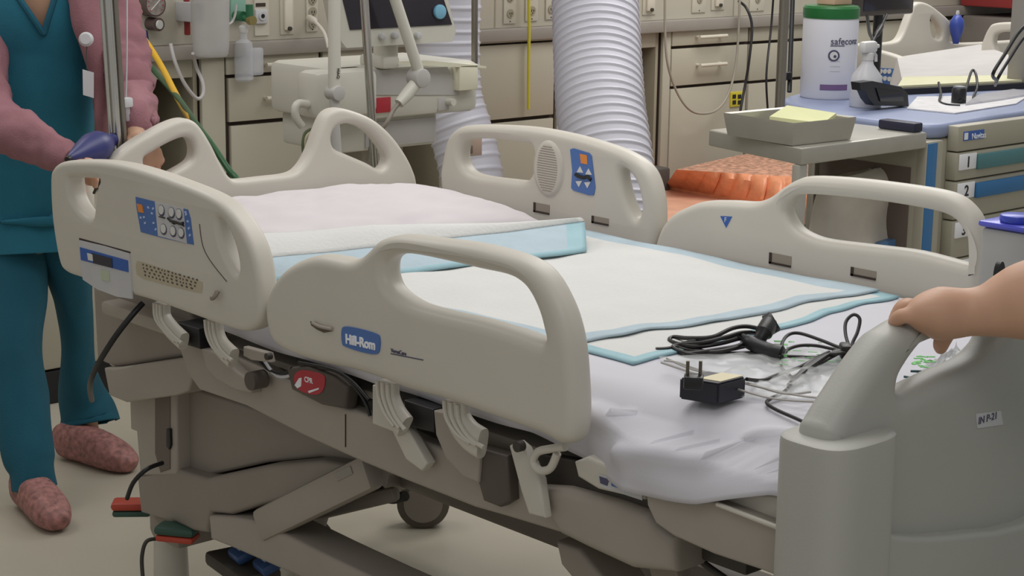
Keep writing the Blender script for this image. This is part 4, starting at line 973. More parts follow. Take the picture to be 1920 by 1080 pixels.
# --- head end covers / pedestal
prism('head_cover', [(172, 535), (250, 540), (350, 570), (372, 640), (356, 668), (215, 690), (180, 676)], -.36, .60, M_FRAME2, bev=.012)
prism('column_cover', [(194, 690), (215, 690), (356, 668), (362, 700), (352, 734), (330, 742), (235, 755), (204, 742)], -.375, .3, M_FRAME, bev=.006)
co_ = prism('column', [(242, 750), (330, 738), (332, 892), (262, 892), (255, 810), (244, 805)], -.33, .12, M_FRAME, bev=.006)
prism('column_groove', [(290, 742), (318, 740), (318, 880), (300, 886), (290, 850)], -.3325, .01, mat('groove_shade', '6b625a', .6), co_, bev=.002)
prism('column_slot', [(312, 804), (318, 804), (319, 835), (316, 843), (311, 836)], -.336, .006, M_BLACK, co_, bev=.001)
prism('pedestal', [(328, 735), (372, 730), (480, 765), (690, 850), (690, 870), (600, 858), (500, 868), (385, 893), (350, 886), (328, 872)], -.30, .5, M_FRAME2, bev=.008)
prism('base_cover', [(255, 892), (330, 880), (385, 897), (500, 872), (600, 862), (660, 872), (560, 935), (480, 950), (432, 966), (395, 962), (388, 1000), (360, 996), (330, 982), (262, 962)], -.33, .45, M_FRAME2, bev=.010)
prism('base_rail', [(390, 968), (432, 970), (485, 978), (600, 1036), (700, 1084), (800, 1130), (790, 1190), (600, 1100), (430, 1026), (394, 1012)], -.34, .09, M_FRAME, bev=.008)
boxr('far_base_rail', (-.55, .28, .16), (1.0, .36, .24), M_FRAME2, bed, .015)
boxr('foot_crossbar', (.86, -.34, .14), (.98, .34, .24), M_FRAME2, bed, .02)
boxr('head_crossbar', (-.58, -.30, .15), (-.46, .34, .22), M_FRAME2, bed, .02)
# lift arms
def arm3(name, a, b, wid, th, m, parent=bed):
    a = Vector(a); b = Vector(b); d = (b-a); L = d.length; ang = math.atan2(d.z, d.x)
    return box(name, (a+b)/2, (L, th, wid), m, parent, .010, Matrix.Rotation(-ang, 3, 'Y'))
a = PY(492, 985, -.33); b = PY(700, 882, -.33)
la = arm3('lift_arm', a, b, .062, .035, M_FRAME)
p_ = PY(645, 888, -.3485); box('arm_slot', p_, (.05, .002, .014), M_TRIM, la, .0, Matrix.Rotation(-math.atan2((b-a).z, (b-a).x), 3, 'Y'))
a = PY(500, 985, -.2); b = PY(745, 925, -.2)
arm3('tie_rod', a, b, .028, .02, M_FRAME2)
a2 = PY(880, 985, -.05)
arm3('lift_arm', Vector((.98, .2, .24)), Vector((.62, .2, .58)), .06, .035, M_FRAME)
arm3('lift_arm', Vector((.98, -.25, .2)), Vector((.80, -.25, .56)), .06, .035, M_FRAME)
# casters
def caster(x, y, rot, r=.062):
    z = r; R3 = Matrix.Rotation(rot, 3, 'Z'); ax = R3 @ Vector((0, 1, 0)); c = Vector((x, y, z))
    bm = bmesh.new(); 
    for s in (-1, 1):
        cc = c+ax*.017*s
        bm_tube(bm, [cc-ax*.012, cc-ax*.009, cc+ax*.009, cc+ax*.012], [r-.004, r, r, r-.004], 36)
    w_ = finish(bm, 'caster', mat('tyre', '5d564c', .5), bed)
    bm = bmesh.new()
    for s in (-1, 1): cc = c+ax*.029*s; bm_tube(bm, [cc-ax*.003, cc+ax*.003], [r*.74]*2, 30)
    finish(bm, 'hub', M_FRAME2, w_)
    bm = bmesh.new(); bm_loft(bm, [(c+Vector((0, 0, h)), .035*k, .045*k) for h, k in ((.03, .8), (.06, 1), (.075, .9), (.12, .5))], 20, ax); finish(bm, 'fork_cover', M_FRAME2, w_)
cq = PZ(793, 984, 0)
caster(cq.x, cq.y, .9, .062)
caster(.93, .33, .3); caster(.93, -.30, 1.2)

caster(-.56, .1, .5, .05)
# caster column with brake pedal
q = PZ(322, 1100, 0.02)
bm = bmesh.new(); bm_loft(bm, [(Vector((q.x, q.y, z)), r, r*.9) for z, r in ((.012, .036), (.03, .038), (.10, .036), (.17, .034), (.205, .03))], 24, CR); finish(bm, 'caster_housing', M_RAIL, bed)
bp = PZ(333, 1000, .215)
def pedal(c, m1, m2, ang=.6):
    R3 = Matrix.Rotation(ang, 3, 'Z')
    o = box('brake_pedal', c, (.085, .05, .018), m1, bed, .008, R3)
    box('pedal_pad', c+Vector((0, 0, -.016)), (.08, .046, .014), m2, o, .006, R3)
M_PGR = mat('pedal_green', '2f5145', .5); M_PRD = mat('pedal_red', 'b5432f', .5)
pedal(PZ(333, 992, .225), M_PGR, M_PRD); pedal(PZ(248, 945, .2), M_PRD, M_PGR, .9)
# blue foot pedals at base rail
fp = box('foot_control', PZ(455, 1062, .17), (.17, .09, .03), M_DARK, bed, .01, Matrix.Rotation(-.15, 3, 'Z'))
for px, py in ((457, 1035), (504, 1056)):
    c = PZ(px, py, .205); o = box('blue_pedal', c, (.055, .05, .022), mat('pedal_blue', '32507f', .4), bed, .008, Matrix.Rotation(-.2, 3, 'Z') @ Matrix.Rotation(.35, 3, 'X'))
    box('pedal_symbol', c+Vector((0, -.006, .012)), (.018, .016, .003), mat('symbol_pale', 'b5c4e6'), o, 0, Matrix.Rotation(-.2, 3, 'Z') @ Matrix.Rotation(.35, 3, 'X'))
# dangling bed cables
tag(tube('bed_power_cable', [PY(268, 568, -.47), PY(240, 600, -.5), PY(210, 640, -.52), (PY(180, 690, -.52)), PY(169, 722, -.50), PY(172, 750, -.42)], .0055, M_BLACK, None), 'black cable slanting down from the near head rail', 'cable')
tag(tube('floor_cable', [PY(305, 868, -.36), PY(275, 880, -.40), PY(250, 905, -.42), PY(238, 935, -.42)], .0045, M_BLACK, None), 'black cable curling below the pedestal near the red pedal', 'cable')
tag(tube('caster_cable', [PZ(300, 1010, .2), PZ(275, 1015, .2), PZ(266, 1045, .17), PZ(268, 1085, .13)], .004, M_DARK, None), 'dark cable bowed beside the green and red brake pedal', 'cable')
tag(tube('hydraulic_hose', [PY(670, 905, -.1), PY(680, 925, -.1), PY(705, 915, -.1), PY(730, 935, -.1), PY(760, 930, -.1)], .01, M_DARK, None), 'dark ribbed hose bundle above the far caster', 'hose')

# ================================================================== MATTRESS, SHEET, PILLOW, PADS
ZM = .788
tag(boxr('mattress', (-.57, -.335, .673), (1.19, .41, ZM-.022), mat('mattress_blue_grey', '8c9096', .7), None, .03), 'mattress under the white sheet on the foreground bed', 'mattress')
def drop(d, r=.045):
    if d <= 0: return d, 0
    if d < math.pi*r/2: return r*math.sin(d/r), r*(1-math.cos(d/r))
    return r, r+d-math.pi*r/2
def headrise(x): 
    t = max(0, min(1, (-.05-x)/.5)); return .015*t*t*(3-2*t)
def wrinkle(x, y):
    v = noise.noise(Vector((x*3.5, y*7, 1.3)))*.006+noise.noise(Vector((x*9+y*5, y*14, 4)))*.003
    # long soft folds near the foot corner
    if x > .7:
        k = min(1, (x-.7)/.2)*max(0, min(1, (.1-y)/.35)); ph = (y+.5)*15+math.sin((x-.7)*7)*.9
        v += k*.003*noise.noise(Vector((x*6, y*8, 5)))
    return v
RIDGES = [([(1050, 756), (1157, 790), (1233, 814), (1310, 836), (1371, 842), (1423, 823), (1496, 826)], .017, .020),
          ([(1160, 850), (1246, 855), (1310, 866), (1356, 863), (1401, 849), (1478, 855)], .013, .015)]
bm = bmesh.new(); g = []
x0_, x1_ = -.575, 1.19; yA, yB = -.372, .41
NX = 200; NYg = 130
hemN = [(-.6, .025), (-.2, .035), (-.10, .085), (.1, .092), (.4, .088), (.80, .086), (.90, .084), (.98, .078), (1.09, .060), (1.2, .024), (1.4, .02)]
def hem(x):
    for (a, b), (c, d) in zip(hemN[:-1], hemN[1:]):
        if x <= c: return b+(d-b)*(x-a)/(c-a)
    return hemN[-1][1]
for i in range(NX+1):
    row = []
    s = x0_+(x1_+.13-x0_)*i/NX
    ox, dx = drop(s-x1_) if s > x1_ else (s-x1_, 0)
    x = x1_+ox
    for j in range(NYg+1):
        v = j/NYg; tn = hem(x)+.03; yy = (yA-tn)+((yB+.09)-(yA-tn))*v
        rr_ = .045+.045*max(0, min(1, (x-.72)/.16)); yE = yA+(rr_-.045)
        if yy < yE: oy, dy_ = drop(yE-yy, rr_); y = yE-oy
        elif yy > yB: oy, dy_ = drop(yy-yB); y = yB+oy
        else: y = yy; dy_ = 0
        z = ZM+headrise(x)-math.sqrt(dx*dx+dy_*dy_)
        wv = wrinkle(x, y)
        if dy_ > .03 or dx > .03:
            w2_ = (noise.noise(Vector((x*4, z*9, 2)))*.018)*(.35+.9*max(0, min(1, (x-.8)/.2)))
            if yy < yA: y -= .05*max(0, min(1, (x-.83)/.12))
            y += (-1 if yy < yA else (1 if yy > yB else 0))*(.008+abs(w2_)); x_ = x+(abs(w2_) if dx > .03 else 0)
        else: x_ = x
        row.append(bm.verts.new((x_, y, z+wv+.004)))
    g.append(row)
for i in range(NX):
    for j in range(NYg): bm.faces.new((g[i][j], g[i+1][j], g[i+1][j+1], g[i][j+1]))
sh = finish(bm, 'bed_sheet', M_SHEET, None, 180)
from mathutils.bvhtree import BVHTree
bt_ = BVHTree.FromPolygons([v.co+sh.location for v in sh.data.vertices], [tuple(p.vertices) for p in sh.data.polygons])
nrm_ = [v.normal.copy() for v in sh.data.vertices]
for l_, am, wd in RIDGES:
    q_ = [h for h in (bt_.ray_cast(CAM, ray(x, y).normalized())[0] for x, y in l_) if h is not None]
    q_ = [Vector(p) for p in catmull([tuple(p) for p in q_], 12, False)]
    for v, n_ in zip(sh.data.vertices, nrm_):
        P_ = v.co+sh.location
        if P_.x < .7 or P_.y > 0: continue
        d = min((p-P_).length for p in q_)
        if d < .06: v.co += (n_ if n_.z > -.2 else -n_)*am*math.exp(-d*d/(2*(wd*.6)**2))
md = sh.modifiers.new('thickness', 'SOLIDIFY'); md.thickness = .0015; md.offset = -1
tag(sh, 'white cotton sheet covering the foreground mattress, creased at the foot corner', 'sheet')
# pillow
def puff(name, x0, x1, y0, y1, zb_, hfun, m, n=60, pw=.5, wr=.004, rot=0):
    bm = bmesh.new(); T = []; Bt = []
    cx, cy = (x0+x1)/2, (y0+y1)/2; R2 = Matrix.Rotation(rot, 3, 'Z')
    for i in range(n+1):
        rt = []; rb = []
        for j in range(n+1):
            u = -1+2*i/n; v = -1+2*j/n
            # soften corners
            uu = u*math.sqrt(1-.10*v*v); vv = v*math.sqrt(1-.10*u*u)
            e = (max(0, 1-abs(u)**4)*max(0, 1-abs(v)**4))**pw
            p = R2 @ Vector((uu*(x1-x0)/2, vv*(y1-y0)/2, 0))
            h = hfun(u, v)*e
            nz = wr*e*(noise.noise(Vector((u*3, v*4, 3)))+.6*noise.noise(Vector((u*7+v*3, v*8, 7))))
            rt.append(bm.verts.new((cx+p.x, cy+p.y, zb_+.004+h+nz))); rb.append(bm.verts.new((cx+p.x, cy+p.y, zb_+.002*(1-e)+.0)))
        T.append(rt); Bt.append(rb)
    for i in range(n):
        for j in range(n):
            bm.faces.new((T[i][j], T[i+1][j], T[i+1][j+1], T[i][j+1])); bm.faces.new((Bt[i][j], Bt[i][j+1], Bt[i+1][j+1], Bt[i+1][j]))
    per = [(i, 0) for i in range(n)]+[(n, j) for j in range(n)]+[(i, n) for i in range(n, 0, -1)]+[(0, j) for j in range(n, 0, -1)]
    for k in range(len(per)):
        a, b = per[k], per[(k+1) % len(per)]
        bm.faces.new((T[a[0]][a[1]], Bt[a[0]][a[1]], Bt[b[0]][b[1]], T[b[0]][b[1]]))
    return finish(bm, name, m, None, 180)
pil = puff('pillow', -.565, -.13, -.40, .415, ZM+.012, lambda u, v: .062*(1-.35*max(0, u+.1)**1.2)*(1-.12*abs(v)), M_PILLOW, wr=.008)
tag(pil, 'white pillow in a cotton case at the head of the foreground bed', 'pillow')
def padgrid(name, pts, border, zf, m1, m2, label, cat='underpad', nu=60, nv=50, th=.003, bsides=(1, 1, 1, 1)):
    """soft quilted pad: pts = 4 xy corners (a,b,c,d); faces near the edge carry the blue border"""
    a, b, c, d = [Vector((*p, 0)) for p in pts]; bm = bmesh.new(); T = []; B_ = []
    for i in range(nu+1):
        T.append([]); B_.append([])
        for j in range(nv+1):
            u, v = i/nu, j/nv
            p = a*(1-u)*(1-v)+b*u*(1-v)+c*u*v+d*(1-u)*v
            p += Vector((noise.noise(Vector((p.y*5, u, 0)))*.008, noise.noise(Vector((p.x*5, v, 9)))*.008, 0))
            z = zf(p.x, p.y, u, v)
            T[-1].append(bm.verts.new((p.x, p.y, z+th))); B_[-1].append(bm.verts.new((p.x, p.y, z)))
    for i in range(nu):
        for j in range(nv):
            f = bm.faces.new((T[i][j], T[i+1][j], T[i+1][j+1], T[i][j+1]))
            u, v = (i+.5)/nu, (j+.5)/nv
            f.material_index = 1 if (v < border*bsides[0] or u > 1-border*bsides[1] or v > 1-border*bsides[2] or u < border*bsides[3]) else 0
            bm.faces.new((B_[i][j], B_[i][j+1], B_[i+1][j+1], B_[i+1][j])).material_index = 1
    per = [(i, 0) for i in range(nu)]+[(nu, j) for j in range(nv)]+[(i, nv) for i in range(nu, 0, -1)]+[(0, j) for j in range(nv, 0, -1)]
    for k in range(len(per)):
        p, q_ = per[k], per[(k+1) % len(per)]
        bm.faces.new((T[p[0]][p[1]], B_[p[0]][p[1]], B_[q_[0]][q_[1]], T[q_[0]][q_[1]])).material_index = 1
    return tag(finish(bm, name, (m1, m2), None, 180), label, cat)
def zsheet(x, y): return ZM+headrise(x)+wrinkle(x, y)+.004
padgrid('underpad', [(.12, -.30), (.79, -.29), (.75, .41), (.1, .40)], .035, lambda x, y, u, v: zsheet(x, y)+.0015, M_PADW, M_PADT, 'lower blue-bordered pad peeking out at the foot-side edge of the other pad')
padgrid('underpad', [(-.06, -.35), (.66, -.30), (.71, .405), (-.02, .405)], .055, lambda x, y, u, v: zsheet(x, y)+.0060+.004*max(0, noise.noise(Vector((x*5, y*9, 3)))), M_PADW, M_PADB, 'large white absorbent pad with pale blue border in the middle of the bed')
# folded pad at pillow foot: pale blue strip standing up slightly, white pad behind it
def strip(name, lo, hi, m1, m2, label, endb, th=.004):
    """lo / hi: lists of 3D points along the lower and upper edge"""
    n = 60; nv = 10; bm = bmesh.new(); T = []; B_ = []
    def at_(l, u):
        k = u*(len(l)-1); i_ = min(int(k), len(l)-2); return l[i_].lerp(l[i_+1], k-i_)
    for i_ in range(n+1):
        u = i_/n; a, b = at_(lo, u), at_(hi, u); T.append([]); B_.append([])
        for j_ in range(nv+1):
            v = j_/nv; p = a.lerp(b, v); p = p+UZ*(.006*math.sin(math.pi*v)+.004*noise.noise(p*9))
            T[-1].append(bm.verts.new(p+UZ*th)); B_[-1].append(bm.verts.new(p))
    for i_ in range(n):
        for j_ in range(nv):
            f = bm.faces.new((T[i_][j_], T[i_+1][j_], T[i_+1][j_+1], T[i_][j_+1])); f.material_index = 1 if (i_ >= n-endb or j_ < endb*.12) else 0
            bm.faces.new((B_[i_][j_], B_[i_][j_+1], B_[i_+1][j_+1], B_[i_+1][j_])).material_index = 1
    per_ = [(i_, 0) for i_ in range(n)]+[(n, j_) for j_ in range(nv)]+[(i_, nv) for i_ in range(n, 0, -1)]+[(0, j_) for j_ in range(nv, 0, -1)]
    for k in range(len(per_)):
        p, q_ = per_[k], per_[(k+1) % len(per_)]
        bm.faces.new((T[p[0]][p[1]], B_[p[0]][p[1]], B_[q_[0]][q_[1]], T[q_[0]][q_[1]])).material_index = 1
    return tag(finish(bm, name, (m1, m2), None, 180), label, 'underpad')
L0 = [PZ(440, 528, .803), PZ(720, 519, .803), PZ(1100, 474, .803)]
L1 = [PZ(440, 496, .826), PZ(720, 464, .830), PZ(1096, 419, .832)]
L2 = [PZ(430, 446, .856), PZ(700, 426, .858), PZ(1080, 416, .836)]
strip('folded_underpad', L0, L1, M_PADB, M_PADT, 'folded pale blue pad strip lying across the bed below the pillow', 3)
strip('white_pad', [p+UZ*.002 for p in L1], L2, M_PADW, M_PADW, 'white folded pad edge tucked between the blue strip and the pillow', 0)

# ================================================================== THINGS ON THE BED
ZB = ZM+.008
# power adapter
A, B2, C2 = PZ(1272, 748, ZB), PZ(1346, 760, ZB), PZ(1398, 746, ZB)
D2 = A+C2-B2
t = thing('power_adapter', (A+C2)/2, 'black power adapter with two upright prongs and a cream label', 'power adapter')
bm = bmesh.new(); hh = .030
lo = [bm.verts.new(p) for p in (A, B2, C2, D2)]; hi = [bm.verts.new(p+Vector((0, 0, hh))) for p in (A, B2, C2, D2)]
bm.faces.new(lo); bm.faces.new(hi)
for i in range(4): bm.faces.new((lo[i], lo[(i+1) % 4], hi[(i+1) % 4], hi[i]))
bmesh.ops.bevel(bm, geom=list(bm.edges), offset=.0025, segments=2, affect='EDGES')
finish(bm, 'body', mat('adapter_black', '1e1f2a', .4), t)
up_ = Vector((0, 0, hh))
ctr_ = (A+B2+C2+D2)/4+up_
poly('cream_label', [ctr_+(p-(A+B2+C2+D2)/4)*.82+(C2-B2)*.1 for p in (A*.65+B2*.35, B2, C2, D2*.65+C2*.35)], mat('label_cream', 'd9cfae', .6), t, .0008, (0, 0, 1))
pc = A*.72+B2*.2+D2*.08+up_
pc = PZ(1300, 726, ZB+hh)
pb = box('plug_block', pc+Vector((0, 0, .008)), (.026, .026, .018), M_BLACK, t, .003, Matrix.Rotation(.7, 3, 'Z'))
for s in (-1, 1):
    o_ = pc+CR*(.0085*s); cyl('prong', o_+Vector((0, 0, .015)), o_+Vector((0, 0, .036)), .0024, mat('prong_steel', '6b655c', .3, .8), t, seg=10)
# mains lead: bundle on the left with moulded plug
def onb(px, py, h=.004): return PZ(px, py, ZB+h)
M_CORD = mat('cord_black', '1c1918', .45)
def cord(name, l, r, label, hs=None, cat='cable', m=M_CORD):
    n = len(l); hs = hs or [.005]*n
    return tag(tube(name, [onb(x, y, h) for (x, y), h in zip(l, hs)], r, m, None, seg=8), label, cat)
t = thing('mains_lead', onb(1380, 640), 'bundled black mains lead with a moulded round plug on the white pad', 'power lead')
def part_cord(l, hs, r=.0034, nm='lead'):
    return tube(nm, [onb(x, y, h) for (x, y), h in zip(l, hs)], r, M_CORD, t, seg=8)
part_cord([(1430, 618), (1400, 612), (1372, 616), (1335, 632), (1290, 634), (1262, 632), (1258, 640), (1300, 650), (1350, 644), (1390, 634), (1410, 636)], [.03, .035, .034, .025, .012, .006, .006, .010, .016, .02, .02])
part_cord([(1418, 624), (1390, 624), (1360, 632), (1320, 642), (1275, 646), (1262, 652), (1290, 662), (1340, 656), (1385, 648), (1400, 636)], [.024, .028, .026, .018, .008, .005, .004, .01, .014, .02])
part_cord([(1405, 640), (1380, 652), (1340, 660), (1300, 658), (1270, 650), (1300, 640), (1350, 634), (1400, 632)], [.012, .012, .008, .004, .004, .012, .018, .022])
part_cord([(1230, 655), (1250, 654), (1275, 650), (1305, 655), (1340, 663), (1380, 663), (1420, 661), (1440, 656)], [.004, .004, .005, .006, .004, .004, .006, .010])
part_cord([(1415, 645), (1370, 655), (1330, 664), (1290, 664), (1270, 656)], [.006, .004, .003, .003, .003])
# moulded plug (round head) and connector body
a, b = onb(1452, 636, .016), onb(1436, 608, .042)
pl = tube('plug_head', [onb(1422, 640, .02), onb(1432, 624, .032), onb(1442, 608, .040)], [.010]*5+[.0135]*6, M_BLACK, t, seg=16)
q = onb(1443, 606, .040); cyl('plug_face', q-CR*.004-Vector((0, 0, .004)), q+CR*.009+Vector((0, 0, .004)), .0165, M_BLACK, t, bev=.002)
tube('connector', [onb(1388, 630, .022), onb(1410, 644, .018), onb(1445, 658, .014), onb(1468, 664, .012)], [.007]*4+[.011]*7+[.013]*4+[.010], M_BLACK, t, seg=14)
# adapter cable coil on the right
t2 = t
t = thing('adapter_cable', onb(1580, 650), 'thin black adapter cable tied into a bundle with a standing loop', 'cable')
P2 = lambda l, hs, r=.0027: tube('cable', [onb(x, y, h) for (x, y), h in zip(l, hs)], r, M_CORD, t, seg=8)
P2([(1400, 711), (1430, 713), (1460, 702), (1500, 688), (1530, 672), (1555, 660)], [.022, .01, .004, .006, .01, .014])
P2([(1466, 668), (1466, 645), (1478, 628), (1500, 625), (1540, 638), (1570, 650), (1590, 656)], [.012, .014, .016, .02, .018, .016, .014])
P2([(1468, 668), (1478, 655), (1500, 648), (1530, 648), (1560, 654), (1585, 658)], [.01, .012, .014, .014, .014, .014])
P2([(1466, 668), (1500, 669), (1530, 670), (1555, 665)], [.008, .006, .007, .01])
P2([(1464, 675), (1466, 690), (1478, 702), (1490, 712)], [.006, .004, .004, .005])
for k in range(6):
    P2([(1478+k*2, 722-k*3), (1500+k*4, 700-k*2), (1540+k*3, 680-k*3), (1580, 660-k), (1610, 664+k*3), (1630+k*2, 680-k*4), (1612, 668-k), (1570, 658+k), (1520+k, 688-k*3), (1482+k*2, 718-k*2)], [.004, .006, .01+.001*k, .018, .012, .006+.002*k, .014, .02, .010, .006])
P2([(1596, 658), (1586, 630), (1586, 604), (1600, 590), (1612, 598), (1608, 622), (1598, 645), (1602, 658)], [.016, .03, .045, .055, .05, .034, .02, .016])
P2([(1600, 655), (1625, 638), (1650, 640), (1672, 645), (1700, 655)], [.018, .022, .02, .014, .006])
P2([(1600, 650), (1630, 642), (1650, 652), (1656, 668), (1640, 672), (1615, 664)], [.018, .02, .016, .01, .008, .012])
P2([(1605, 652), (1640, 655), (1665, 664), (1690, 672)], [.016, .014, .01, .006])
P2([(1490, 716), (1470, 735), (1444, 748), (1438, 756), (1455, 768), (1500, 788), (1558, 816), (1600, 835)], [.004, .004, .004, .004, .004, .004, .004, .004], .0026)
bm = bmesh.new(); c = onb(1585, 658, .018); bm_box(bm, c, (.016, .03, .022), .004, Matrix.Rotation(.8, 3, 'Z')); finish(bm, 'tie', M_CORD, t)
# clear bag with green print, under cables
gz = ZB+.001
t = thing('plastic_bag', PZ(1520, 700, gz), 'crumpled clear plastic bag with faint green print under the cables', 'plastic bag')
def clump(name, pts, m, parent, h=.010, seed=1):
    n = 26; a, b, c, d = [Vector(p) for p in pts]; bm = bmesh.new(); g = []
    for i in range(n+1):
        g.append([])
        for j in range(n+1):
            u, v = i/n, j/n; p = a*(1-u)*(1-v)+b*u*(1-v)+c*u*v+d*(1-u)*v
            e = min(1, 6*min(u, 1-u, v, 1-v)); k = abs(noise.noise(Vector((u*7, v*5, seed))))+.5*abs(noise.noise(Vector((u*15, v*13, seed+3))))
            p += Vector((noise.noise(Vector((u*6, v*2, seed+5)))*.015, noise.noise(Vector((u*2, v*6, seed+8)))*.015, 0))
            g[-1].append(bm.verts.new((p.x, p.y, gz+.0035+e*h*k)))
    for i in range(n):
        for j in range(n): bm.faces.new((g[i][j], g[i+1][j], g[i+1][j+1], g[i][j+1]))
    r = bmesh.ops.extrude_face_region(bm, geom=bm.faces[:]); 
    for v in r['geom']:
        if isinstance(v, bmesh.types.BMVert): v.co.z -= .0012
    return finish(bm, name, m, parent, 25)
M_BAG = mat('bag_clear', 'dfe2e0', .25, alpha=.22, var=.01)
clump('bag_film', [PZ(1235, 672, gz), PZ(1395, 750, gz), PZ(1600, 752, gz), PZ(1660, 650, gz)], M_BAG, t, .012, 2)
M_GP = mat('green_print', '6fc06a', .6)
rnd = random.Random(11)
bm = bmesh.new()
for _ in range(46):
    x = rnd.uniform(1455, 1640); y = 640+(rnd.random())*44
    c = PZ(x, y, gz+.011); bm_box(bm, c, (rnd.uniform(.004, .014), .0022, .0006), 0, Matrix.Rotation(rnd.uniform(.3, 1.2), 3, 'Z'))
for x, y in ((1460, 640), (1468, 646), (1455, 648)):
    bm_box(bm, PZ(x, y, gz+.012), (.014, .009, .0006), 0, Matrix.Rotation(.8, 3, 'Z'))
tag(finish(bm, 'green_print', M_GP, t), kind='stuff')
t = thing('plastic_bag', PZ(1750, 705, gz), 'crumpled clear bag with green print beside the footboard opening', 'plastic bag')
clump('bag_film', [PZ(1690, 728, gz), PZ(1750, 745, gz), PZ(1880, 690, gz), PZ(1790, 655, gz)], M_BAG, t, .03, 5)
bm = bmesh.new()
for _ in range(18): bm_box(bm, PZ(rnd.uniform(1715, 1750), rnd.uniform(668, 690), gz+.03), (rnd.uniform(.006, .014), .004, .001), 0, Matrix.Rotation(rnd.uniform(0, 1.5), 3, 'Z'))
tag(finish(bm, 'green_print', M_GP, t), kind='stuff')
bm = bmesh.new()
for _ in range(12): bm_box(bm, PZ(rnd.uniform(1705, 1800), rnd.uniform(695, 722), gz+.02), (rnd.uniform(.01, .02), .003, .003), 0, Matrix.Rotation(rnd.uniform(0, 1.5), 3, 'Z'))
finish(bm, 'dark_contents', mat('teal_dark', '35545a', .4), t)
for k, l in enumerate(([(1250, 672), (1290, 690), (1345, 705), (1420, 725), (1500, 742), (1560, 748)], [(1240, 680), (1300, 700), (1400, 735), (1470, 750), (1580, 755)], [(1245, 676), (1270, 680), (1330, 700), (1400, 718), (1470, 738), (1520, 735)])):
    tag(tube('clear_tube', [PZ(x, y, gz+.014) for x, y in l], .0016, mat('tube_grey', 'a9a59f', .3, alpha=.8), None, seg=6), ['thin clear tube lying from the pad corner past the adapter, uppermost strand', 'thin clear tube closest to the adapter body', 'middle thin clear tube running behind the adapter'][k], 'tube')
# sharps box on the mattress
q = PX(1814, 660, 1.045)
t = thing('sharps_box', (1.1, .3, ZB), 'pale grey sharps box with translucent blue-violet lid behind the footboard', 'sharps container')
ya = PX(1832, 520, 1.045).y; yb = ya+.17
zt_ = PX(1835, 425, 1.045).z
boxr('box', (1.045, ya, ZB+.003), (1.13, yb, zt_), mat('sharps_grey', 'a9a9a6', .5), t, .008)
ld = boxr('lid', (1.041, ya-.004, zt_), (1.134, yb+.004, zt_+.010), mat('lid_violet', '5a5fd0', .25, alpha=.9), t, .005)
c = Vector((1.09, PX(1905, 410, 1.09).y, zt_+.010)); cyl('lid_cap', c, c+Vector((0, 0, .012)), .024, mat('lid_blue_deep', '3f4fc0', .3), t, bev=.003)
p1_ = PX(1871, 517, 1.131)
bm = bmesh.new(); bm_loft(bm, [(p1_+Vector((x, 0, 0)), .0095, .022) for x in (-.002, .004, .006)], 20, UY); finish(bm, 'latch_opening', M_BLACK, t)
# resus bag on near head rail
a, b = PY(132, 297, -.44), PY(212, 262, -.30)
t = thing('resuscitation_bag', (a+b)/2, 'dark blue breathing bag resting on top of the near head rail', 'breathing bag')
d = (b-a); L = d.length
lathe('bag', a, [(.006, -.004), (.009, .0), (.013, .014), (.024, .3*L), (.032, .5*L), (.031, .66*L), (.020, .84*L), (.013, .9*L), (.0125, .97*L), (.013, L)], mat('bag_navy', '2a2f68', .4), t, 28, d)
lathe('end_valve', a-d.normalized()*.012, [(.006, 0), (.007, .003), (.007, .012)], M_BLACK, t, 12, d)
lathe('mask_port', b, [(.007, 0), (.009, .002), (.007, .012)], M_CLEAR, t, 12, d)
tag(box('white_tag_box', PY(160, 366, -.40), (.038, .022, .085), mat('tag_box_white', 'cfcabc', .5), None, .005), 'small cream box hanging behind the opening of the near head rail', 'box')
tag(tube('clip_strap', [PY(150, 335, -.43), PY(170, 337, -.43), PY(188, 337, -.43), PY(182, 350, -.43), PY(176, 362, -.43)], .0028, M_DARK, None), 'dark thin strap on the near head rail opening', 'strap')

# ================================================================== PERSON BESIDE THE BED HEAD
def D(px, py, dep): return AT(px, py, dep)
def R_(px, py, dep, hw, rv): return (AT(px, py, dep), hw*dep/FPX, rv)
per = thing('person', (PZ(130, 900, 0).x, PZ(130, 900, 0).y, 0), 'person in teal scrubs and a pink cardigan leaning over the bed head', 'person')
GR = PX(262, 285, -.64)            # grip on the headboard handle
dg_ = (GR-CAM).dot(CF)
GL = PY(160, 330, -.425); dl = (GL-CAM).dot(CF)
bm = bmesh.new()
torso = [R_(62, 440, 4.52, 84, .10), R_(58, 410, 4.5, 98, .112), R_(60, 330, 4.48, 96, .10), R_(68, 230, 4.46, 88, .095), R_(74, 120, 4.42, 98, .10), R_(80, 30, 4.38, 108, .10), R_(84, -40, 4.34, 112, .085), R_(86, -90, 4.32, 70, .06), R_(88, -120, 4.31, 42, .05), R_(90, -160, 4.28, 40, .05), R_(92, -190, 4.26, 42, .055)]
bm_loft(bm, smrings(torso, 4), 28, CR)
head = [R_(92, -170, 4.26, 30, .04), R_(96, -205, 4.23, 48, .075), R_(98, -250, 4.21, 57, .092), R_(96, -300, 4.21, 62, .1), R_(92, -345, 4.22, 56, .09), R_(90, -375, 4.23, 30, .05), R_(90, -380, 4.23, 8, .01)]
bm_loft(bm, smrings(head, 4), 28, CR)
def limb(l, sg=16): bm_loft(bm, smrings([R_(*q) for q in l], 4), sg, CR)
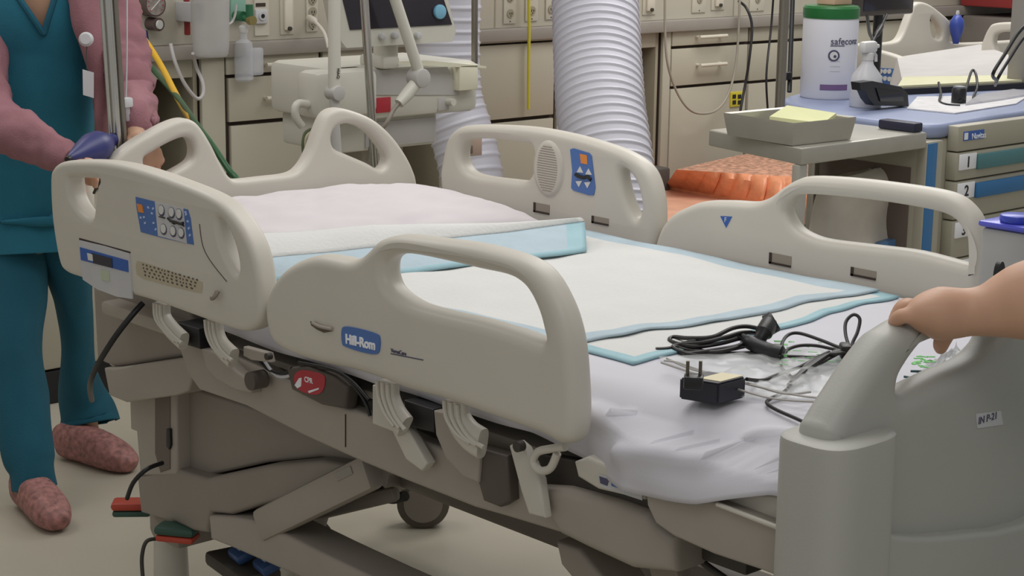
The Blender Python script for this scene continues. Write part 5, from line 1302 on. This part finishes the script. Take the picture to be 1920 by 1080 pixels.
# legs
limb([(26, 430, 4.50, 44, .075), (28, 560, 4.46, 42, .065), (34, 660, 4.42, 30, .05), (40, 760, 4.40, 30, .045), (54, 880, 4.36, 20, .03), (60, 925, 4.36, 18, .03)])
limb([(110, 430, 4.55, 40, .075), (136, 560, 4.62, 28, .055), (145, 640, 4.68, 24, .045), (150, 720, 4.74, 26, .04), (165, 790, 4.80, 18, .03), (170, 822, 4.80, 18, .03)])
# feet
F0, F1_ = PZ(60, 950, .03), PZ(40, 985, .03)
def foot(heel, toe, w_=.038, h=.05):
    d = (toe-heel).normalized(); bm_loft(bm, smrings([(heel-d*.02+Vector((0, 0, .01)), w_*.6, h*.6), (heel+Vector((0, 0, .015)), w_*.9, h*.8), (heel.lerp(toe, .4)+Vector((0, 0, .01)), w_, h*.7), (heel.lerp(toe, .8), w_*1.05, h*.45), (toe+d*.01-Vector((0, 0, .004)), w_*.5, h*.25)], 3), 16, d.cross(Vector((0, 0, 1))))
hl1, to1 = PZ(50, 925, .035), PZ(120, 985, .03); to1 = hl1+(to1-hl1).normalized()*.19
hl2, to2 = PZ(132, 836, .035), PZ(225, 862, .03); to2 = hl2+(to2-hl2).normalized()*.20
foot(hl1, to1); foot(hl2, to2)
# arms: image-left arm to the near rail, image-right arm to the headboard
limb([(-30, 0, 4.36, 40, .05), (-40, 110, 4.28, 40, .05), (-26, 215, 4.18, 40, .048), (20, 242, 4.10, 36, .042), (80, 272, 4.03, 28, .034), (132, 300, 3.96, 20, .026), (150, 310, 3.92, 20, .024)])
limb([(190, -40, 4.36, 40, .05), (212, 40, 4.36, 38, .048), (232, 120, 4.3, 36, .045), (250, 180, 4.24, 32, .04), (256, 225, dg_+.06, 24, .032), (256, 250, dg_+.03, 19, .024), (258, 268, dg_, 20, .022)])
# hands
def fing(bmx, pts, r0, r1):
    n = len(pts); P_ = catmull([tuple(p) for p in pts], 4, False); m_ = len(P_)
    bm_tube(bmx, P_, [(r0+(r1-r0)*k/(m_-1))*(1 if k < m_-2 else .8) for k in range(m_)], 10)
bm_loft(bm, smrings([(D(258, 258, dg_), .026, .018), (D(260, 274, dg_+.01), .032, .016), (D(262, 290, dg_+.012), .034, .014)], 3), 16, UY)
for k in range(4):
    o_ = UY*(-.030+.020*k); ln = (.85, 1.05, 1.0, .8)[k]
    r_ = D(262, 286, dg_+.012)+o_
    fing(bm, [r_+Vector((0, 0, .004)), r_+Vector((.004, .002, -.018)), r_+Vector((.004, .006, -.036*ln)), r_+Vector((.010, .010, -.056*ln)), r_+Vector((.016, .012, -.066*ln))], .0082, .0066)
r_ = D(258, 268, dg_)+UY*.03; fing(bm, [r_, r_+Vector((.0, .014, -.016)), r_+Vector((.004, .020, -.034)), r_+Vector((.010, .022, -.048))], .0095, .0078)
# hand cupped behind and over the top tube of the near rail
bm_loft(bm, smrings([(D(141, 308, dl+.045), .020, .024), (PY(153, 322, -.435), .016, .030), (PY(163, 326, -.432), .014, .032)], 3), 16, UZ)
for k in range(4):
    r_ = PY(163, 322, -.436)+UX*(-.008+.003*k)+UZ*(.020-.0135*k); ln = (.9, 1, .95, .8)[k]
    fing(bm, [r_, r_+Vector((.022, .0, .002)), r_+Vector((.042*ln, -.004, .0)), r_+Vector((.058*ln, -.008, -.003))], .0078, .0065)
r_ = PY(150, 330, -.43); fing(bm, [r_, r_+Vector((.014, -.004, -.016)), r_+Vector((.026, -.008, -.028)), r_+Vector((.036, -.010, -.034))], .009, .0075)
# face: nose, ears, chin, brow
fc = D(120, -260, 4.13); fd = (UX*.6-UY*.55).normalized(); cc_ = D(97, -270, 4.21)
sd_ = fd.cross(UZ).normalized()
bm_loft(bm, smrings([(cc_+fd*.075+UZ*.03, .009, .008), (cc_+fd*.092+UZ*.01, .011, .010), (cc_+fd*.100-UZ*.012, .015, .011), (cc_+fd*.088-UZ*.022, .012, .008)], 3), 12, sd_)
for s in (-1, 1): bm_loft(bm, [(cc_+sd_*s*.077+UZ*z, .006, r) for z, r in ((-.03, .004), (-.015, .014), (.01, .018), (.025, .008))], 10, sd_)
body = finish(bm, 'body', M_SKIN, per, 80)
remesh(body, .0058, 3)
# facial details
for s in (-1, 1):
    e = cc_+fd*.081+sd_*s*.032+UZ*.028
    bmx = bmesh.new(); bmesh.ops.create_uvsphere(bmx, u_segments=16, v_segments=10, radius=.0115, matrix=Matrix.Translation(e)); eo = finish(bmx, 'eye', mat('eye_white', 'e6e2dc', .2), per)
    bmx = bmesh.new(); bmesh.ops.create_uvsphere(bmx, u_segments=12, v_segments=8, radius=.0055, matrix=Matrix.Translation(e+fd*.0075)); finish(bmx, 'iris', M_HAIR, eo)
    tube('eyebrow', [e+fd*.008+UZ*.02-sd_*.016, e+fd*.013+UZ*.025, e+fd*.008+UZ*.02+sd_*.016], .0028, M_HAIR, per, seg=8)
tube('mouth', [cc_+fd*.084-UZ*.05-sd_*.022, cc_+fd*.092-UZ*.050, cc_+fd*.084-UZ*.05+sd_*.022], .005, mat('lips', 'a86a62', .5), per, seg=10)
bmx = bmesh.new(); bm_loft(bmx, smrings([(cc_-fd*.045-UZ*.10, .075, .05), (cc_-fd*.035-UZ*.02, .096, .07), (cc_-fd*.022+UZ*.05, .092, .085), (cc_-fd*.015+UZ*.095, .085, .09), (cc_-fd*.015+UZ*.125, .05, .06), (cc_-fd*.015+UZ*.13, .01, .01)], 4), 28, sd_)
finish(bmx, 'hair', M_HAIR, per)
# ---- scrub top with V neck
def cloth_loft(name, rings, m, wr, wf, seg=56, sm=8, cut=None, ref=None, caps=False, stretch=1.0):
    bm = bmesh.new(); bm_loft(bm, smrings(rings, sm), seg, ref or CR)
    if not caps: bmesh.ops.delete(bm, geom=[f for f in bm.faces if len(f.verts) > 4], context='FACES_ONLY')
    bm.normal_update()
    for v in bm.verts:
        c = v.co; v.co = c+v.normal*wr*(noise.noise(Vector((c.x*wf, c.y*wf, c.z*wf*stretch)))+.5*noise.noise(Vector((c.x*wf*2.3, c.y*wf*2.3, c.z*wf*2*stretch+5))))
    if cut:
        kill = [f for f in bm.faces if cut(f.calc_center_median())]
        bmesh.ops.delete(bm, geom=kill, context='FACES')
    o = finish(bm, name, m, per, 180)
    md = o.modifiers.new('thickness', 'SOLIDIFY'); md.thickness = .003; md.offset = -1
    return o
def pix(p):
    v = p-CAM; z = v.dot(CF); return 960+FPX*v.dot(CR)/z, 540-FPX*v.dot(CU)/z, z
def vedge(y):
    t_ = (60-y)/110; return 80-75*t_, 82+34*t_
def vcut(p):
    x, y, z = pix(p)
    if z > 4.40 or y > 60: return False
    a_, b_ = vedge(y); return a_ < x < b_
top_r = [R_(64, 478, 4.5, 106, .130), R_(62, 440, 4.5, 109, .130), R_(60, 400, 4.5, 112, .128), R_(64, 330, 4.47, 108, .12), R_(70, 240, 4.44, 104, .115), R_(74, 160, 4.41, 106, .115), R_(78, 90, 4.39, 108, .115), R_(80, 30, 4.36, 112, .115), R_(84, -30, 4.34, 116, .10), R_(86, -75, 4.32, 92, .082), R_(88, -100, 4.31, 58, .066)]
st = cloth_loft('scrub_top', top_r, M_TEAL, .022, 5, 110, 12, vcut, stretch=.45)
st['label'] = 'teal V-neck scrub top'
def on_top(px, py, out=.004):
    """front surface of the top under a pixel: march along the ray against the loft's mesh"""
    from mathutils.bvhtree import BVHTree
    global _bvh
    try: _bvh
    except NameError:
        me = st.data; off_ = rootloc(st)
        _bvh = BVHTree.FromPolygons([v.co+off_ for v in me.vertices], [tuple(p.vertices) for p in me.polygons])
    d = ray(px, py).normalized(); h = _bvh.ray_cast(CAM, d)
    return (h[0]-d*out) if h[0] is not None and (h[0]-CAM).length < 4.5 else AT(px, py, 4.27)
dv_ = min((on_top(x, y, 0)-CAM).dot(CF) for x, y in ((20, 10), (60, 75), (95, 80), (120, 20)))
nl = [(vedge(y)[0], y) for y in (-25, -5, 15, 35, 52)]; nr = [(vedge(y)[1], y) for y in (52, 35, 15, -5, -25)]
def hitd(x, y, s_): 
    p = on_top(x+s_, y, 0); return AT(x, y, (p-CAM).dot(CF)-.002)
tube('neck_trim', [hitd(x-1, y, -9) for x, y in nl]+[hitd(81, 63, 0)]+[hitd(x+1, y, 9) for x, y in nr], .0075, M_TEAL2, per, seg=8)
# ---- trousers: two legs joined at the hips
cloth_loft('trouser_leg', [R_(20, 400, 4.50, 66, .11), R_(26, 470, 4.49, 64, .10), R_(30, 560, 4.46, 53, .085), R_(34, 650, 4.42, 46, .075), R_(40, 750, 4.40, 52, .075), R_(52, 850, 4.37, 52, .07), R_(58, 885, 4.36, 44, .065), R_(62, 915, 4.36, 44, .065)], M_TEAL2, .012, 8, stretch=.5)
cloth_loft('trouser_leg', [R_(100, 400, 4.54, 68, .11), R_(122, 470, 4.57, 50, .10), R_(139, 560, 4.62, 36, .075), R_(147, 630, 4.68, 29, .065), R_(148, 690, 4.73, 32, .068), R_(154, 740, 4.78, 42, .07), (D(166, 775, 4.80), 52*4.8/FPX, .075), (D(170, 795, 4.80), 56*4.8/FPX, .075)], M_TEAL2, .010, 9, stretch=.5)
# ---- cardigan sleeves and hanging front
sl1 = cloth_loft('cardigan_sleeve', [R_(-26, -20, 4.36, 56, .066), R_(-38, 80, 4.3, 52, .062), R_(-34, 180, 4.2, 52, .06), R_(-10, 232, 4.13, 52, .056), R_(30, 248, 4.08, 48, .052), R_(75, 270, 4.03, 38, .046), R_(115, 290, 3.98, 30, .040), R_(140, 305, 3.94, 25, .030)], M_PINK, .008, 18)
sl2 = cloth_loft('cardigan_sleeve', [R_(180, -70, 4.36, 56, .07), R_(200, 0, 4.36, 54, .068), R_(220, 60, 4.33, 50, .062), R_(236, 110, 4.3, 46, .058), R_(246, 150, 4.26, 43, .054), R_(252, 190, 4.2, 40, .050), R_(256, 222, dg_+.07, 33, .044), R_(258, 247, dg_+.045, 29, .036)], M_PINK, .013, 16, stretch=2.2)
cloth_loft('cardigan_front', [R_(150, -50, 4.28, 34, .035), R_(162, 20, 4.26, 30, .04), R_(178, 90, 4.28, 26, .045), R_(190, 160, 4.32, 18, .05), R_(194, 220, 4.34, 13, .05), R_(196, 252, 4.35, 10, .045)], M_PINK, .008, 16, 40, 6, caps=True, stretch=.5)
# badge
c = on_top(162, 74, .02); c = AT(162, 74, 4.17)
bmx = bmesh.new(); bm_tube(bmx, [c, c-CF*.004, c-CF*.009], [.017, .017, .012], 24); finish(bmx, 'badge_reel', M_LGREY, per)
tube('badge_cord', [AT(163, 84, 4.17), AT(162, 105, 4.17), AT(163, 130, 4.17)], .0012, M_DARK, per, seg=6)
poly('badge_card', [AT(155, 130, 4.168), AT(176, 136, 4.168), AT(176, 184, 4.168), AT(156, 178, 4.168)], M_LGREY, per, .0015)
# shoes: pink floral clogs
M_SHOE = mat('shoe_pink', '9c6c67', .6, var=.4, scale=70)
def clog(heel, toe):
    d = (toe-heel).normalized(); s_ = d.cross(UZ)
    bmx = bmesh.new(); z0 = -heel.z+.002
    bm_loft(bmx, smrings([(Vector((heel.x, heel.y, .045))-d*.035, .020, .024), (Vector((heel.x, heel.y, .050))-d*.02, .037, .046), (Vector((heel.x, heel.y, .052))+d*.05, .041, .049), (Vector((heel.x, heel.y, .048))+d*.12, .045, .046), (Vector((heel.x, heel.y, .040))+d*.175, .045, .036), (Vector((heel.x, heel.y, .032))+d*.215, .030, .024), (Vector((heel.x, heel.y, .028))+d*.228, .010, .012)], 4), 24, s_, .8)
    o = finish(bmx, 'shoe', M_SHOE, per, 70)
    for k in range(5):
        a = Vector((heel.x, heel.y, .082-.008*k))+d*(.10+.025*k)+s_*(.02*((k % 2)*2-1)); bmx = bmesh.new(); bm_tube(bmx, [a, a+Vector((0, 0, .012))], .004, 8); finish(bmx, 'vent_hole', M_DARK, o)
clog(hl1, to1); clog(hl2, to2)

# ================================================================== PERSON AT THE FOOTBOARD (arm in frame)
GP = PX(1705, 612, FX-.03); d0 = (GP-CAM).dot(CF)
per = thing('person', (AT(2250, 700, d0-.35).x, AT(2250, 700, d0-.35).y, 0), 'person reaching in from the right edge, bare forearm, hand gripping the footboard handle', 'person')
bm = bmesh.new()
def A2_(px, py, k): return AT(px, py, d0+k)
limb_r = [(A2_(1716, 590, -.018), .019, .036), (A2_(1736, 588, -.024), .028, .040), (A2_(1760, 588, -.026), .0335, .038), (A2_(1790, 587, -.026), .032, .033), (A2_(1820, 585, -.028), .0300, .029), (A2_(1850, 582, -.032), .033, .031), (A2_(1885, 574, -.036), .0415, .037), (A2_(1920, 566, -.042), .049, .042), (A2_(1980, 556, -.05), .054, .046), (A2_(2060, 545, -.07), .052, .046), (A2_(2150, 530, -.10), .047, .046), (A2_(2230, 480, -.14), .052, .05), (A2_(2300, 400, -.19), .056, .054), (A2_(2350, 290, -.23), .062, .06)]
bm_loft(bm, smrings(limb_r, 4), 28, CU)
for k in range(4):
    fo = (-.046, -.020, .004, .026)[k]; ln = (.95, 1.05, 1.0, .85)[k]; up_k = (-.006, .004, .006, .002)[k]
    r_ = A2_(1722, 586, fo)+CU*up_k
    pip = A2_(1694, 583, fo+.004)+CU*up_k
    dip = A2_(1678, 606, fo+.026)
    tip = A2_(1684, 630, fo+.052) if k < 3 else A2_(1694, 640, fo+.05)
    fing(bm, [r_+CR*.02, r_, pip, dip, tip, tip+CR*.010-CU*.008+CF*.008], .0115, .0082)
th = [A2_(1790, 604, .01), A2_(1776, 620, .026), A2_(1768, 636, .036), A2_(1762, 650, .036), A2_(1757, 654, .034)]
fing(bm, th, .014, .0095)
arm_ = finish(bm, 'body', M_SKIN, per, 80)
remesh(arm_, .0032, 3)
# the rest of the figure, outside the frame
bm = bmesh.new()
S0 = A2_(2380, 240, -.25)
bm_loft(bm, smrings([(A2_(2290, 420, -.18), .062, .06), (A2_(2330, 330, -.21), .068, .066), (S0, .078, .075), (S0+CR*.06+UZ*.04, .07, .07)], 4), 24, CU)
sx = S0+CR*.20
bm_loft(bm, smrings([(Vector((sx.x, sx.y, z)), a, b) for z, a, b in ((.62, .16, .12), (.80, .18, .13), (.98, .17, .12), (1.15, .19, .125), (1.27, .205, .11), (1.33, .12, .08), (1.36, .06, .06))], 4), 28, CR)
o = finish(bm, 'scrub_top', M_TEAL, per, 80)
bm = bmesh.new()
for s in (-1, 1):
    bm_loft(bm, smrings([(Vector((sx.x, sx.y, z))+CR*s*(.085), a, a) for z, a in ((.04, .06), (.3, .065), (.55, .08), (.72, .10))], 4), 20, CR)
finish(bm, 'trousers', M_TEAL2, per, 80)
bm = bmesh.new(); bm_loft(bm, smrings([(Vector((sx.x, sx.y, z)), a, b) for z, a, b in ((1.34, .05, .05), (1.42, .05, .055), (1.46, .06, .08), (1.54, .075, .095), (1.62, .07, .09), (1.67, .03, .04))], 4), 24, CR); finish(bm, 'head', M_SKIN, per, 80)
bm = bmesh.new(); bm_loft(bm, smrings([(Vector((sx.x, sx.y, z))+CR*.015, a, b) for z, a, b in ((1.47, .07, .08), (1.56, .088, .1), (1.64, .08, .095), (1.69, .035, .045))], 4), 24, CR); finish(bm, 'hair', M_HAIR, per, 80)
for s in (-1, 1):
    bm = bmesh.new(); f_ = Vector((sx.x, sx.y, .035))+CR*s*.085; dd = -CR*.3-Vector((.5, -.2, 0)); dd.z = 0; dd.normalize()
    bm_loft(bm, smrings([(f_-dd*.06, .03, .03), (f_, .045, .034), (f_+dd*.1, .05, .03), (f_+dd*.17, .02, .015)], 4), 18, dd.cross(UZ)); finish(bm, 'shoe', M_WHITE, per, 80)
